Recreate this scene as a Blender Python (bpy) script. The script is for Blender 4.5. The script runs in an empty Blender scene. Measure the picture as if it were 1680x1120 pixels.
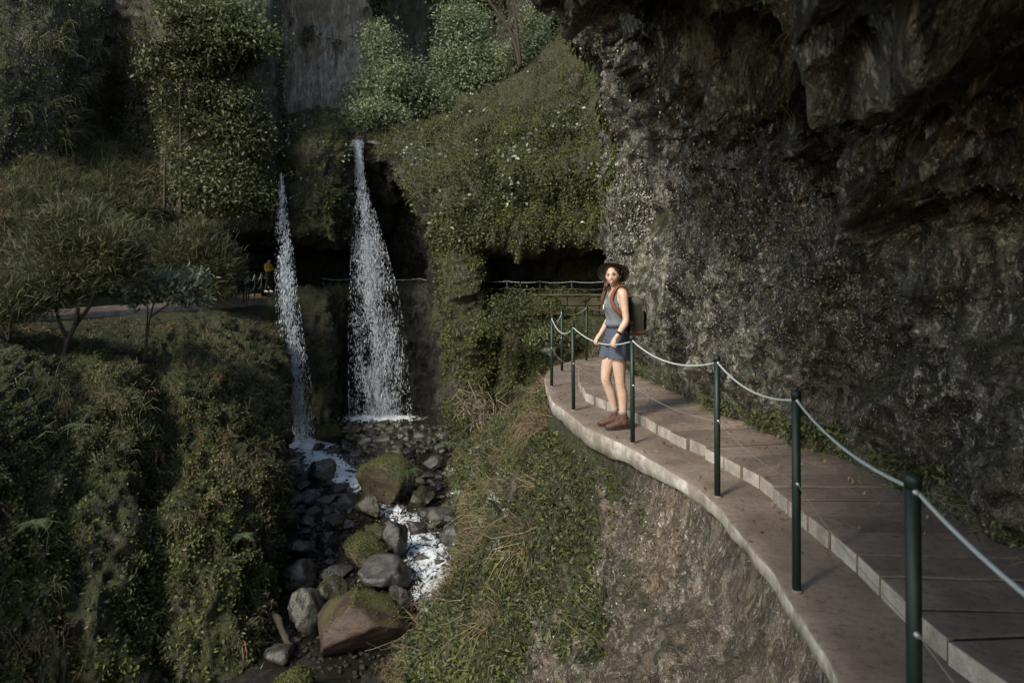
import bpy, bmesh, math, random
import numpy as np
from mathutils import Vector, Matrix

# ------------------------------------------------------------------ camera, light, exposure
SC = bpy.context.scene
COL = SC.collection
R = math.radians
cam_data = bpy.data.cameras.new('camera')
cam = bpy.data.objects.new('camera', cam_data)
COL.objects.link(cam)
cam.location = (0, 0, 1.58)
cam.rotation_euler = (R(90), 0, 0)
cam_data.sensor_width = 36
cam_data.lens = 36 * 1200 / 1680
cam_data.shift_y = -112 / 1680
cam_data.clip_start = 0.05
cam_data.clip_end = 500
cam_data.dof.use_dof = True
cam_data.dof.focus_distance = 7.8
cam_data.dof.aperture_fstop = 3.2
SC.camera = cam

SUN_TO = Vector((-0.51, -0.59, 0.625)).normalized()      # towards the sun: behind the camera, a little left
world = bpy.data.worlds.new('World')
SC.world = world
world.use_nodes = True
wn = world.node_tree
sky = wn.nodes.new('ShaderNodeTexSky')
sky.sky_type = 'NISHITA'
sky.sun_disc = False
sky.sun_elevation = math.asin(SUN_TO.z)
sky.sun_rotation = math.atan2(SUN_TO.x, SUN_TO.y)
bg = wn.nodes['Background']
bg.inputs['Strength'].default_value = 0.095
wn.links.new(sky.outputs[0], bg.inputs['Color'])
sun_data = bpy.data.lights.new('sun', 'SUN')
sun_data.energy = 1.5
sun_data.angle = R(14)
sun_data.color = (1.0, 0.95, 0.88)
sun = bpy.data.objects.new('sun', sun_data)
COL.objects.link(sun)
sun.rotation_euler = SUN_TO.to_track_quat('Z', 'Y').to_euler()
SC.view_settings.view_transform = 'Standard'
SC.view_settings.look = 'None'
SC.view_settings.gamma = 1
SC.view_settings.exposure = 1.82
SC.view_settings.use_white_balance = True
SC.view_settings.white_balance_temperature = 7250
SC.view_settings.white_balance_tint = 4
SC.view_settings.use_curve_mapping = False
SC.cycles.use_denoising = True
SC.cycles.max_bounces = 8
SC.cycles.transparent_max_bounces = 24

# ------------------------------------------------------------------ helpers
rng = np.random.default_rng(7)
random.seed(7)
CAMZ = 1.58


def U(px, py, d):
    """a point of the place: seen at px, py of the photograph and d metres ahead"""
    return ((px - 840) / 1200 * d, d, CAMZ + (448 - py) / 1200 * d)


def GP(px, py, z=0.0):
    d = (CAMZ - z) * 1200 / (py - 448)
    return ((px - 840) / 1200 * d, d)


def _hash(ix, iy, iz, s):
    h = (ix * 374761393 + iy * 668265263 + iz * 2147483647 * 3 + s * 974634777) & 0xFFFFFFFF
    h = ((h ^ (h >> 13)) * 1274126177) & 0xFFFFFFFF
    h = (h ^ (h >> 16)) & 0xFFFFFFFF
    h = (h * 2246822519) & 0xFFFFFFFF
    return (h ^ (h >> 15)) & 0xFFFF


def vnoise(p, s=0):
    i = np.floor(p).astype(np.int64)
    f = p - i
    u = f * f * f * (f * (f * 6 - 15) + 10)
    out = np.zeros(len(p))
    for dx in (0, 1):
        wx = u[:, 0] if dx else 1 - u[:, 0]
        for dy in (0, 1):
            wy = u[:, 1] if dy else 1 - u[:, 1]
            for dz in (0, 1):
                wz = u[:, 2] if dz else 1 - u[:, 2]
                h = _hash(i[:, 0] + dx, i[:, 1] + dy, i[:, 2] + dz, s)
                out += wx * wy * wz * (h / 32767.5 - 1)
    return out


def fbm(p, octaves=4, s=0, gain=0.5, lac=2.03, ridge=False):
    p = np.asarray(p, float).reshape(-1, 3)
    out = np.zeros(len(p))
    a = 1.0
    tot = 0
    for o in range(octaves):
        n = vnoise(p + 17.3 * o, s + o)
        if ridge:
            n = 1 - 2 * np.abs(n)
        out += a * n
        tot += a
        a *= gain
        p = p * lac
    return out / tot


def sc3(p, a, b, c):
    return np.asarray(p) * np.array([a, b, c])


def nrm(v):
    return v / np.maximum(np.linalg.norm(v, axis=-1, keepdims=True), 1e-9)


def tag(o, label=None, cat=None, group=None, kind=None):
    if label:
        o['label'] = label
    if cat:
        o['category'] = cat
    if group:
        o['group'] = group
    if kind:
        o['kind'] = kind
    return o


def link(name, me, mat=None, parent=None):
    o = bpy.data.objects.new(name, me)
    COL.objects.link(o)
    if mat is not None and me is not None and len(me.materials) == 0:
        me.materials.append(mat)
    if parent is not None:
        o.parent = parent
    return o


def empty(name, loc=(0, 0, 0), rz=0.0):
    o = bpy.data.objects.new(name, None)
    COL.objects.link(o)
    o.location = loc
    o.rotation_euler = (0, 0, rz)
    o.empty_display_size = 0.1
    return o


def copy_tree(o, parent=None):
    c = o.copy()
    COL.objects.link(c)
    if parent is not None:
        c.parent = parent
    for ch in list(o.children):
        copy_tree(ch, c)
    return c


def mesh_arr(name, V, F, smooth=True):
    """F: int array (n,3) or (n,4)"""
    V = np.asarray(V, np.float32)
    F = np.asarray(F, np.int32)
    me = bpy.data.meshes.new(name)
    k = F.shape[1]
    me.vertices.add(len(V))
    me.vertices.foreach_set('co', V.ravel())
    me.loops.add(F.size)
    me.loops.foreach_set('vertex_index', F.ravel())
    me.polygons.add(len(F))
    me.polygons.foreach_set('loop_start', np.arange(0, F.size, k, dtype=np.int32))
    me.polygons.foreach_set('loop_total', np.full(len(F), k, np.int32))
    if smooth:
        me.polygons.foreach_set('use_smooth', np.ones(len(F), bool))
    me.update(calc_edges=True)
    return me


def set_attr(me, name, arr):
    a = me.attributes.new(name, 'FLOAT', 'POINT')
    a.data.foreach_set('value', np.asarray(arr, np.float32).ravel())


def grid_faces(nr, nc):
    i = np.arange(nr * nc).reshape(nr, nc)
    return np.stack([i[:-1, :-1], i[:-1, 1:], i[1:, 1:], i[1:, :-1]], -1).reshape(-1, 4)


def grid_normals(V):
    du = np.gradient(V, axis=0)
    dv = np.gradient(V, axis=1)
    return nrm(np.cross(dv, du))


class Surf:
    pass


def gridsurf(P, nr, nc, smooth=3, disp=None, face=(0, -1, 0.3), wr=None, wc=None):
    """control grid P (rows, cols, 3) -> fine displaced surface"""
    P = np.asarray(P, float)
    lr = np.linalg.norm(np.diff(P, axis=0), axis=2).mean(1)
    lc = np.linalg.norm(np.diff(P, axis=1), axis=2).mean(0)
    if wr is not None:
        lr = lr * np.array(wr)
    if wc is not None:
        lc = lc * np.array(wc)
    tr = np.concatenate([[0], np.cumsum(np.maximum(lr, .02))])
    tc = np.concatenate([[0], np.cumsum(np.maximum(lc, .02))])
    ur = np.interp(np.linspace(0, tr[-1], nr), tr, np.arange(len(tr)))
    uc = np.interp(np.linspace(0, tc[-1], nc), tc, np.arange(len(tc)))

    def lerp(A, u, ax):
        i = np.clip(np.floor(u).astype(int), 0, A.shape[ax] - 2)
        f = u - i
        sh = [1, 1, 1]
        sh[ax] = -1
        f = f.reshape(sh)
        return np.take(A, i, ax) * (1 - f) + np.take(A, i + 1, ax) * f
    V = lerp(lerp(P, ur, 0), uc, 1)
    for _ in range(smooth):
        W = V.copy()
        W[1:-1] = .25 * V[:-2] + .5 * V[1:-1] + .25 * V[2:]
        V = W.copy()
        V[:, 1:-1] = .25 * W[:, :-2] + .5 * W[:, 1:-1] + .25 * W[:, 2:]
    N = grid_normals(V)
    if (N.reshape(-1, 3) @ np.array(face)).mean() < 0:
        N = -N
        flip = True
    else:
        flip = False
    if disp is not None:
        D = disp(V.reshape(-1, 3), N.reshape(-1, 3))
        V = V + (N.reshape(-1, 3) * D[:, None]).reshape(V.shape)
        N = grid_normals(V)
        if flip:
            N = -N
    S = Surf()
    S.V, S.N, S.flip = V, N, flip
    S.nr, S.nc = nr, nc
    return S


def surf_obj(name, S, mat, parent=None):
    F = grid_faces(S.nr, S.nc)
    if not S.flip:
        F = F[:, ::-1]
    # orientation: make winding agree with N
    V = S.V.reshape(-1, 3)
    a = np.cross(V[F[:, 1]] - V[F[:, 0]], V[F[:, 2]] - V[F[:, 0]])
    if (a * S.N.reshape(-1, 3)[F[:, 0]]).sum() < 0:
        F = F[:, ::-1]
    me = mesh_arr(name, V, F)
    return link(name, me, mat, parent)


def sample(S, n, mask=None, seed=0):
    """n points on a surface (positions, normals), thinned by mask(p, n) in 0..1"""
    r = np.random.default_rng(seed)
    V, N = S.V, S.N
    a = np.linalg.norm(np.cross(V[1:, :-1] - V[:-1, :-1], V[:-1, 1:] - V[:-1, :-1]), axis=2)
    if mask is not None:
        c = (V[1:, 1:] + V[:-1, :-1]) * .5
        a = a * np.clip(mask(c.reshape(-1, 3), N[:-1, :-1].reshape(-1, 3)), 0, 1).reshape(a.shape)
    cum = np.cumsum(a.ravel())
    k = np.searchsorted(cum, r.random(n) * cum[-1])
    k = np.minimum(k, a.size - 1)
    i, j = k // (S.nc - 1), k % (S.nc - 1)
    u, v = r.random((2, n))
    u, v = u[:, None], v[:, None]
    p = V[i, j] * (1 - u) * (1 - v) + V[i + 1, j] * u * (1 - v) + V[i, j + 1] * (1 - u) * v + V[i + 1, j + 1] * u * v
    return p, N[i, j]


def leaves(p, n, size, width=0.5, droop=0.4, out=0.8, rnd=0.9, seed=0, var=0.4, fold=0.18, lift=0.0):
    """one folded two-triangle leaf per point"""
    r = np.random.default_rng(seed)
    m = len(p)
    L = (size * (1 + var * (r.random(m) * 2 - 1)))[:, None]
    d = nrm(n * out + np.array([0, 0, -droop]) + rnd * r.normal(size=(m, 3)) * .6)
    s = nrm(np.cross(d, n + .6 * r.normal(size=(m, 3))))
    up = np.cross(s, d)
    b = p + n * (lift * r.random((m, 1)))
    W = L * width * .5
    mid = b + d * L * .45
    v0 = b
    v1 = mid + s * W + up * L * fold
    v2 = b + d * L - up * L * .1
    v3 = mid - s * W + up * L * fold
    V = np.stack([v0, v1, v2, v3], 1).reshape(-1, 3)
    k = np.arange(m)[:, None] * 4
    F = np.concatenate([k + [0, 1, 2], k + [0, 2, 3]], 1).reshape(-1, 3)
    return V, F


def blades(p, n, length, width=0.012, bend=0.6, out=1.0, up=0.4, rnd=0.5, seed=0, var=0.5):
    """bent grass blades: five vertices each"""
    r = np.random.default_rng(seed)
    m = len(p)
    L = (length * (1 + var * (r.random(m) * 2 - 1)))[:, None]
    d = nrm(n * out + np.array([0, 0, up]) + rnd * r.normal(size=(m, 3)))
    s = nrm(np.cross(d, r.normal(size=(m, 3)))) * width
    mid = p + d * L * .55
    g = np.array([0, 0, -1.0])
    d2 = nrm(d + g * bend * (0.6 + r.random((m, 1))))
    tip = mid + d2 * L * .5
    V = np.stack([p - s * .5, p + s * .5, mid + s * .4, mid - s * .4, tip], 1).reshape(-1, 3)
    k = np.arange(m)[:, None] * 5
    F = np.concatenate([k + [0, 1, 2], k + [0, 2, 3], k + [3, 2, 4]], 1).reshape(-1, 3)
    return V, F


def tufts(p, n, per, length, spread=0.05, **kw):
    q = np.repeat(p, per, 0)
    m = np.repeat(n, per, 0)
    r = np.random.default_rng(kw.get('seed', 0) + 5)
    q = q + r.normal(size=q.shape) * spread
    return blades(q, m, length, **kw)


def tube_mesh(pts, rad, sides=8, cap=True):
    pts = np.asarray(pts, float)
    n = len(pts)
    rad = np.broadcast_to(np.asarray(rad, float), (n,))
    t = nrm(np.gradient(pts, axis=0))
    ref = np.array([0, 0, 1.0]) if abs(t[0, 2]) < .9 else np.array([1.0, 0, 0])
    a = nrm(np.cross(t[0], ref))
    V = []
    for i in range(n):
        a = a - t[i] * (a @ t[i])
        a = a / np.linalg.norm(a)
        b = np.cross(t[i], a)
        th = np.arange(sides) / sides * 2 * math.pi
        V.append(pts[i] + rad[i] * (np.cos(th)[:, None] * a + np.sin(th)[:, None] * b))
    V = np.concatenate(V)
    F = []
    for i in range(n - 1):
        for k in range(sides):
            k2 = (k + 1) % sides
            F.append((i * sides + k, i * sides + k2, (i + 1) * sides + k2))
            F.append((i * sides + k, (i + 1) * sides + k2, (i + 1) * sides + k))
    if cap:
        c0 = len(V)
        V = np.concatenate([V, [pts[0]], [pts[-1]]])
        for k in range(sides):
            F.append((c0, (k + 1) % sides, k))
            F.append((c0 + 1, (n - 1) * sides + k, (n - 1) * sides + (k + 1) % sides))
    return V, np.array(F)


def merge(parts):
    V, F, o = [], [], 0
    for v, f in parts:
        V.append(v)
        F.append(np.asarray(f) + o)
        o += len(v)
    return np.concatenate(V), np.concatenate(F)


def bm_obj(name, bm, mat, parent=None, smooth=False):
    me = bpy.data.meshes.new(name)
    bm.normal_update()
    bm.to_mesh(me)
    bm.free()
    if smooth:
        for p in me.polygons:
            p.use_smooth = True
    return link(name, me, mat, parent)


# ------------------------------------------------------------------ materials
class NT:
    def __init__(self, name):
        self.mat = bpy.data.materials.new(name)
        self.mat.use_nodes = True
        self.t = self.mat.node_tree
        self.t.nodes.clear()
        self.out = self.t.nodes.new('ShaderNodeOutputMaterial')

    def n(self, typ, outp=0, props=None, **ins):
        nd = self.t.nodes.new('ShaderNode' + typ)
        for k, v in (props or {}).items():
            setattr(nd, k, v)
        for k, v in ins.items():
            key = int(k[1:]) if k[0] == 'i' and k[1:].isdigit() else k.replace('_', ' ')
            sock = nd.inputs[key]
            if isinstance(v, bpy.types.NodeSocket):
                self.t.links.new(v, sock)
            else:
                sock.default_value = v
        return nd.outputs[outp]

    def pos(self, scale=(1, 1, 1)):
        p = self.n('NewGeometry')
        return self.n('VectorMath', 0, {'operation': 'MULTIPLY'}, i0=p, i1=scale)

    def noise(self, vec, scale, detail=4, rough=0.55, dist=0.0):
        return self.n('TexNoise', 0, None, Vector=vec, Scale=scale, Detail=detail, Roughness=rough, Distortion=dist)

    def voro(self, vec, scale, feature='F1', outp=0, rand=1.0):
        return self.n('TexVoronoi', outp, {'feature': feature}, Vector=vec, Scale=scale, Randomness=rand)

    def ramp(self, fac, stops, interp='LINEAR'):
        nd = self.t.nodes.new('ShaderNodeValToRGB')
        nd.color_ramp.interpolation = interp
        el = nd.color_ramp.elements
        while len(el) < len(stops):
            el.new(0.5)
        for e, (p, c) in zip(el, stops):
            e.position = p
            e.color = (c, c, c, 1) if isinstance(c, (int, float)) else (*c, 1)
        self.t.links.new(fac, nd.inputs[0])
        return nd.outputs[0]

    def mix(self, fac, a, b, mode='MIX'):
        nd = self.t.nodes.new('ShaderNodeMix')
        nd.data_type = 'RGBA'
        nd.blend_type = mode
        for sock, v in ((nd.inputs[0], fac), (nd.inputs[6], a), (nd.inputs[7], b)):
            if isinstance(v, bpy.types.NodeSocket):
                self.t.links.new(v, sock)
            elif isinstance(v, tuple):
                sock.default_value = (*v, 1)
            else:
                sock.default_value = v
        return nd.outputs[2]

    def math(self, op, a, b=0.0, clamp=False):
        return self.n('Math', 0, {'operation': op, 'use_clamp': clamp}, i0=a, i1=b)

    def bump(self, h, strength=0.5, dist=0.02, normal=None):
        kw = dict(Height=h, Strength=strength, Distance=dist)
        if normal is not None:
            kw['Normal'] = normal
        return self.n('Bump', 0, None, **kw)

    def pbr(self, color, rough=0.8, normal=None, spec=0.4, **kw):
        ins = {'Base Color': color if isinstance(color, bpy.types.NodeSocket) else (*color, 1), 'Roughness': rough,
               'Specular IOR Level': spec}
        ins.update({k.replace('_', ' '): v for k, v in kw.items()})
        if normal is not None:
            ins['Normal'] = normal
        nd = self.t.nodes.new('ShaderNodeBsdfPrincipled')
        for k, v in ins.items():
            if isinstance(v, bpy.types.NodeSocket):
                self.t.links.new(v, nd.inputs[k])
            else:
                nd.inputs[k].default_value = v
        return nd.outputs[0]

    def done(self, shader):
        self.t.links.new(shader, self.out.inputs[0])
        return self.mat


def rock_mat(name, dark, mid, light, moss=(0.035, 0.05, 0.012), moss_amt=0.5, moss_up=0.5, fleck=0.0, fleck_col=(.42, .40, .36),
             streak=1.0, rough=0.75, fine=1.0, spec=0.35, warm=None, pits=.5):
    t = NT(name)
    p = t.pos()
    ps = t.pos((1, 1, 1 / (1 + streak)))
    big = t.noise(ps, 0.7, 5, .6, .4)
    med = t.noise(ps, 3.3 * fine, 6, .65, .3)
    fin = t.noise(ps, 17 * fine, 5, .7)
    base = t.ramp(med, [(.3, dark), (.5, mid), (.68, light)])
    base = t.mix(t.ramp(big, [(.38, 0.0), (.6, 0.75)]), base, dark)
    if warm is not None:
        base = t.mix(t.ramp(t.noise(p, .9, 4, .6), [(.5, 0.0), (.63, .85)]), base, warm)
    if fleck:
        fl = t.math('MAXIMUM', t.ramp(t.noise(ps, 26 * fine, 4, .75, .5), [(.54, 0.0), (.62, 1.0)]), t.ramp(t.voro(t.pos((1, 1, .6)), 55 * fine), [(.16, .8), (.3, 0.0)]))
        fl2 = t.math('MULTIPLY', fl, t.ramp(t.noise(ps, 1.9, 4, .6), [(.36, fleck * .12), (.58, fleck)]))
        base = t.mix(fl2, base, fleck_col)
    pit = t.ramp(t.noise(ps, 9 * fine, 5, .7, .6), [(.40, 1.0), (.52, 0.0)])
    base = t.mix(t.math('MULTIPLY', pit, pits), base, tuple(c * .35 for c in dark))
    g = t.n('NewGeometry', 1)
    sep = t.n('SeparateXYZ', 2, None, i0=g)
    mm = t.math('ADD', t.math('MULTIPLY', sep, moss_up), t.noise(p, 1.1, 6, .65))
    mm = t.ramp(t.math('ADD', mm, (moss_amt - .5) * .6), [(.48, 0.0), (.62, 1.0)])
    mcol = t.ramp(t.noise(p, 13, 4, .7), [(.3, tuple(c * .45 for c in moss)), (.55, moss), (.75, tuple(c * 1.7 for c in moss))])
    col = t.mix(mm, base, mcol)
    h = t.math('ADD', t.math('SUBTRACT', t.math('MULTIPLY', med, 1.4), t.math('MULTIPLY', pit, .35)), t.math('ADD', t.math('MULTIPLY', fin, .5), t.math('MULTIPLY', t.noise(p, 60 * fine, 3, .7), .15)))
    rr = t.math('ADD', t.math('MULTIPLY', fin, .3), rough - .15)
    return t.done(t.pbr(col, rr, t.bump(h, 1.0, .10 / fine), spec))


def leaf_mat(name, cols, rough=0.5, trans=0.25, spec=0.35):
    t = NT(name)
    r = t.n('NewGeometry', 8)          # random per island
    k = len(cols)
    col = t.ramp(r, [(i / max(1, k - 1), c) for i, c in enumerate(cols)])
    big = t.noise(t.pos(), .55, 4, .6)
    col = t.mix(1.0, col, t.ramp(big, [(.34, .55), (.62, 1.15)]), 'MULTIPLY')
    a = t.pbr(col, rough, None, spec)
    b = t.n('BsdfTranslucent', 0, None, Color=col)
    return t.done(t.n('MixShader', 0, None, i0=trans, i1=a, i2=b))


def plain(name, col, rough=.6, spec=.4, var=.15, scale=30, bump=.0, metallic=0.0):
    t = NT(name)
    c = t.n('TexCoord', 3)
    nz = t.noise(c, scale, 4, .6)
    k = t.ramp(nz, [(.3, tuple(x * (1 - var) for x in col)), (.7, tuple(min(1, x * (1 + var)) for x in col))])
    nb = t.bump(nz, bump, .004) if bump else None
    return t.done(t.pbr(k, rough, nb, spec, Metallic=metallic))


GREEN = (0.042, 0.058, 0.018)
M = {}
M['wall'] = rock_mat('rough grey rock', (.024, .022, .019), (.10, .094, .084), (.27, .255, .23), moss=(.036, .038, .016), moss_amt=.34, moss_up=.3,
                     fleck=.9, fleck_col=(.42, .40, .365), streak=1.2, rough=.66, pits=.9)
M['cliff'] = rock_mat('mossy rock', (.016, .014, .011), (.05, .042, .031), (.10, .088, .07), moss=(.034, .036, .012), moss_amt=.6, moss_up=.35, fleck=.3)
M['bank'] = rock_mat('earth bank', (.03, .027, .02), (.06, .05, .038), (.12, .105, .085), moss=(.034, .038, .012), moss_amt=.6, moss_up=.2, fleck=.25)
M['dirt'] = rock_mat('dirt and tuff', (.038, .030, .022), (.098, .078, .061), (.20, .172, .142), moss=(.036, .036, .017), moss_amt=.30, moss_up=.1,
                     fleck=.55, fleck_col=(.46, .43, .40), warm=(.12, .088, .062), streak=.5)
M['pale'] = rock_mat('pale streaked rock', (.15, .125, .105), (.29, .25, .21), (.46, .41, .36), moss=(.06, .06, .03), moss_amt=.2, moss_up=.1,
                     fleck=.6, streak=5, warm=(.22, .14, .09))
M['upper'] = rock_mat('dark upper rock', (.018, .016, .013), (.05, .044, .036), (.12, .11, .095), moss=(.034, .038, .012), moss_amt=.55, moss_up=.3, fleck=.5, streak=2)  # darker rock of the upper and rear cliffs

M['wet_shade_cliff'] = rock_mat('wet rock with shade in colour', (.006, .006, .005), (.016, .015, .013), (.035, .032, .027), moss=(.016, .02, .006), moss_amt=.3, moss_up=.2, fleck=.1, rough=.45)  # wet rock; near-black colour also carries the shade of hollow and gallery
M['leaf_dark'] = leaf_mat('dark leaves', [(.016, .021, .008), (.036, .044, .016), (.056, .064, .022), (.10, .108, .045)])
M['leaf_moss'] = leaf_mat('moss leaves', [(.028, .038, .008), (.06, .072, .016), (.105, .115, .028), (.045, .06, .016)], rough=.7)
M['leaf_mid'] = leaf_mat('mid green leaves', [(.036, .046, .017), (.07, .085, .032), (.108, .122, .05), (.046, .058, .022)])
M['leaf_pale'] = leaf_mat('pale green leaves', [(.125, .165, .085), (.175, .215, .12), (.23, .27, .16), (.08, .105, .05)], rough=.6, trans=.35)
M['leaf_silver'] = leaf_mat('silvery leaves', [(.10, .125, .085), (.17, .20, .14), (.25, .275, .21), (.08, .10, .06)], rough=.4, spec=.6)
M['leaf_olive'] = leaf_mat('olive heather', [(.045, .052, .022), (.07, .075, .035), (.055, .065, .03), (.10, .085, .05)], rough=.7)
M['grass'] = leaf_mat('grass', [(.052, .06, .025), (.092, .098, .045), (.14, .135, .075), (.055, .06, .027)], rough=.6)
M['dry'] = leaf_mat('dry grass', [(.14, .085, .05), (.22, .15, .09), (.17, .10, .06), (.26, .20, .13)], rough=.7)
M['fern'] = leaf_mat('fern', [(.055, .075, .032), (.085, .11, .052), (.065, .09, .038)], rough=.5)
M['chip'] = leaf_mat('rock chips', [(.04, .038, .034), (.09, .087, .08), (.17, .165, .155), (.30, .29, .275)], rough=.6, trans=0)
M['pale_root'] = leaf_mat('pale roots', [(.10, .08, .064), (.20, .165, .135), (.32, .275, .235)], rough=.9, trans=0)
M['root'] = leaf_mat('dark roots', [(.03, .02, .014), (.06, .042, .03), (.045, .03, .02)], rough=.9, trans=0)
M['bark'] = plain('bark', (.04, .03, .024), .85, .2, .4, 25, .5)
M['twig'] = plain('bare twigs', (.16, .13, .10), .8, .2, .3, 40)


def stuff(name, VF, mat, label, cat):
    V, F = VF
    o = link(name, mesh_arr(name, V, F, smooth=False), mat)
    return tag(o, label, cat, None, 'stuff')

# ------------------------------------------------------------------ terrain
def zbed(y):
    return -7.84 + .065 * np.asarray(y, float)


def dbed(py):
    return 9.42 / ((py - 448) / 1200 + .065)


def disp_cliff(amp=.5, f=.5, fine=.12, s=0, vert=.5):
    def fn(p, n):
        a = fbm(sc3(p, f, f, f * vert), 5, s, .55) * amp
        b = (fbm(sc3(p, f * 3.1, f * 3.1, f * 3.1 * vert), 4, s + 9, .55, ridge=True)) * amp * .38
        c = fbm(sc3(p, 4, 4, 3), 3, s + 21, .6) * fine
        return a + b + c
    return fn


def cols_to_grid(cols):
    """cols: list of (px, [(py, d) or (px, py, d)...]) -> rows x cols x 3"""
    C = []
    for px, pts in cols:
        C.append([U(*q) if len(q) == 3 else U(px, *q) for q in pts])
    return np.array(C).transpose(1, 0, 2)


# back cliff: waterfall block, arch, mossy slope, galleries
CV = [(478, 41.5)]
back_cols = [
    (400, [(120, 41), (150, 37.5), (250, 37), (330, 37), (380, 37), (395, 41.5), (478, 41.5), (482, 38), (500, 37), (600, 36.5), (720, 36), (800, 35)]),
    (462, [(190, 41), (212, 37.5), (250, 37), (330, 37), (385, 37), (405, 41.5), (478, 41.5), (480, 37.4), (495, 37), (600, 36.5), (735, 36), (800, 35.5)]),
    (474, [(192, 40), (214, 36.8), (250, 35.5), (330, 35.3), (385, 35.5), (405, 41.5), (478, 41.5), (480, 36.8), (490, 36), (600, 35.6), (725, 35), (800, 34)]),
    (500, [(186, 40), (202, 36), (250, 34.2), (330, 34.0), (388, 34.5), (405, 41.5), (478, 41.5), (480, 36.5), (490, 35.6), (600, 35), (725, 34.6), (800, 34)]),
    (540, [(188, 40), (200, 36), (250, 34.2), (330, 34.0), (398, 34.6), (408, 41.5), (478, 41.5), (480, 36.4), (490, 35.6), (600, 35.2), (700, 35), (800, 34.5)]),
    (557, [(190, 40), (206, 36), (250, 34.8), (330, 34.7), (404, 35.2), (410, 41.5), (478, 41.5), (480, 36.8), (495, 37.4), (600, 37.8), (690, 37.4), (800, 36.5)]),
    (576, [(198, 40), (222, 36.8), (250, 36.2), (330, 36.2), (395, 36.6), (412, 41.5), (478, 41.5), (480, 37.4), (495, 38), (600, 38.2), (688, 37.8), (800, 37)]),
    (588, [(222, 40), (240, 37), (262, 36.6), (330, 36.6), (400, 36.8), (412, 41.5), (478, 41.5), (480, 37.6), (495, 38), (600, 38.2), (688, 37.8), (800, 37)]),
    (606, [(224, 40), (240, 36.8), (262, 36.8), (330, 38.4), (400, 39.5), (412, 41.5), (478, 41.5), (480, 37.6), (495, 38), (600, 38.2), (688, 37.8), (800, 37)]),
    (628, [(205, 41), (236, 36.2), (256, 35.4), (296, 38.6), (400, 40), (415, 42), (478, 42), (480, 37.8), (495, 38), (600, 38.2), (688, 37.8), (800, 37)]),
    (655, [(200, 42), (222, 36), (252, 33.6), (282, 33.0), (310, 39.4), (415, 41), (478, 41.5), (480, 37.8), (495, 38), (600, 38.2), (690, 37.8), (800, 37)]),
    (685, [(192, 42), (212, 36), (262, 32.6), (316, 31.4), (338, 38.8), (415, 40), (478, 41), (480, 37.6), (495, 37.8), (600, 38), (690, 37.6), (800, 37)]),
    (712, [(182, 42), (205, 35.5), (280, 31.8), (362, 30.2), (384, 37.5), (425, 39), (478, 40.5), (481, 37.2), (495, 37.4), (600, 37.4), (690, 37), (800, 36)]),
    (722, [(180, 42), (202, 35.5), (280, 31.8), (375, 30), (724, 420, 29.8), (726, 450, 29.8), (730, 480, 29.8), (734, 510, 29.8), (742, 550, 29.8), (752, 590, 29.6), (765, 640, 29.4), (775, 760, 29)]),
    (748, [(172, 42), (192, 35.5), (280, 31), (370, 29), (750, 410, 28.6), (752, 450, 28.4), (756, 480, 28.4), (760, 510, 28.4), (768, 550, 28.3), (776, 590, 28.2), (784, 640, 28), (795, 760, 27.5)]),
    (776, [(165, 42), (180, 35), (280, 30.5), (370, 28.8), (778, 404, 28.5), (780, 440, 28.8), (784, 480, 29.2), (790, 505, 29.4), (796, 540, 29.2), (800, 590, 28.8), (806, 640, 28.5), (815, 760, 28)]),
    (788, [(160, 42), (172, 35), (280, 30.3), (370, 28.6), (394, 28.5), (404, 34), (483, 34.5), (487, 29.8), (510, 29.5), (560, 29.2), (640, 28.8), (760, 28)]),
    (860, [(118, 42), (128, 34.8), (185, 32.4), (240, 30.2), (410, 28.2), (414, 34), (483, 34.5), (487, 29.6), (514, 29.5), (560, 29.2), (640, 28.8), (760, 28)]),
    (930, [(48, 42), (60, 34), (165, 32.8), (230, 29.8), (397, 28.4), (405, 34), (483, 34), (487, 29.4), (514, 29.3), (560, 29), (640, 28.6), (760, 28)]),
    (990, [(-30, 40), (-10, 33), (120, 31), (260, 29), (410, 28.2), (414, 34), (483, 34), (487, 29.2), (514, 29.1), (560, 29), (640, 28.6), (760, 28)]),
    (1090, [(-80, 40), (-60, 32), (120, 30), (260, 28.4), (410, 28), (414, 33), (483, 33), (487, 29), (514, 29), (560, 29), (640, 28.6), (760, 28)]),
]
S_back = gridsurf(cols_to_grid(back_cols), 300, 330, 5, disp_cliff(.8, .5, .2, 3, .5))
o = surf_obj('cliff', S_back, M['cliff'])
o.data.materials.append(M['wet_shade_cliff'])
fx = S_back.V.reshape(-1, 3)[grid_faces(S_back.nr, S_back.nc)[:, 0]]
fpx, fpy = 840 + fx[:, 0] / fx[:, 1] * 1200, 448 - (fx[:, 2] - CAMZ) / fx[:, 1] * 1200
wet_shade = (fpx > 585) & (fpx < 738) & (fpy > 252) & (fx[:, 1] > 34.2 + .8 * fbm(fx * 1.5, 3, 5))
wet_shade |= (fx[:, 1] > 37.3 + .4 * fbm(fx * 1.5, 3, 6)) & (fpy > 392) & (fpx > 440)  # gallery interior: overhang shade put into the rock colour
o.data.polygons.foreach_set('material_index', wet_shade.astype(np.int32))
tag(o, 'mossy cliff with arch and dark galleries behind the two waterfalls', 'cliff', None, 'structure')

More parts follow.
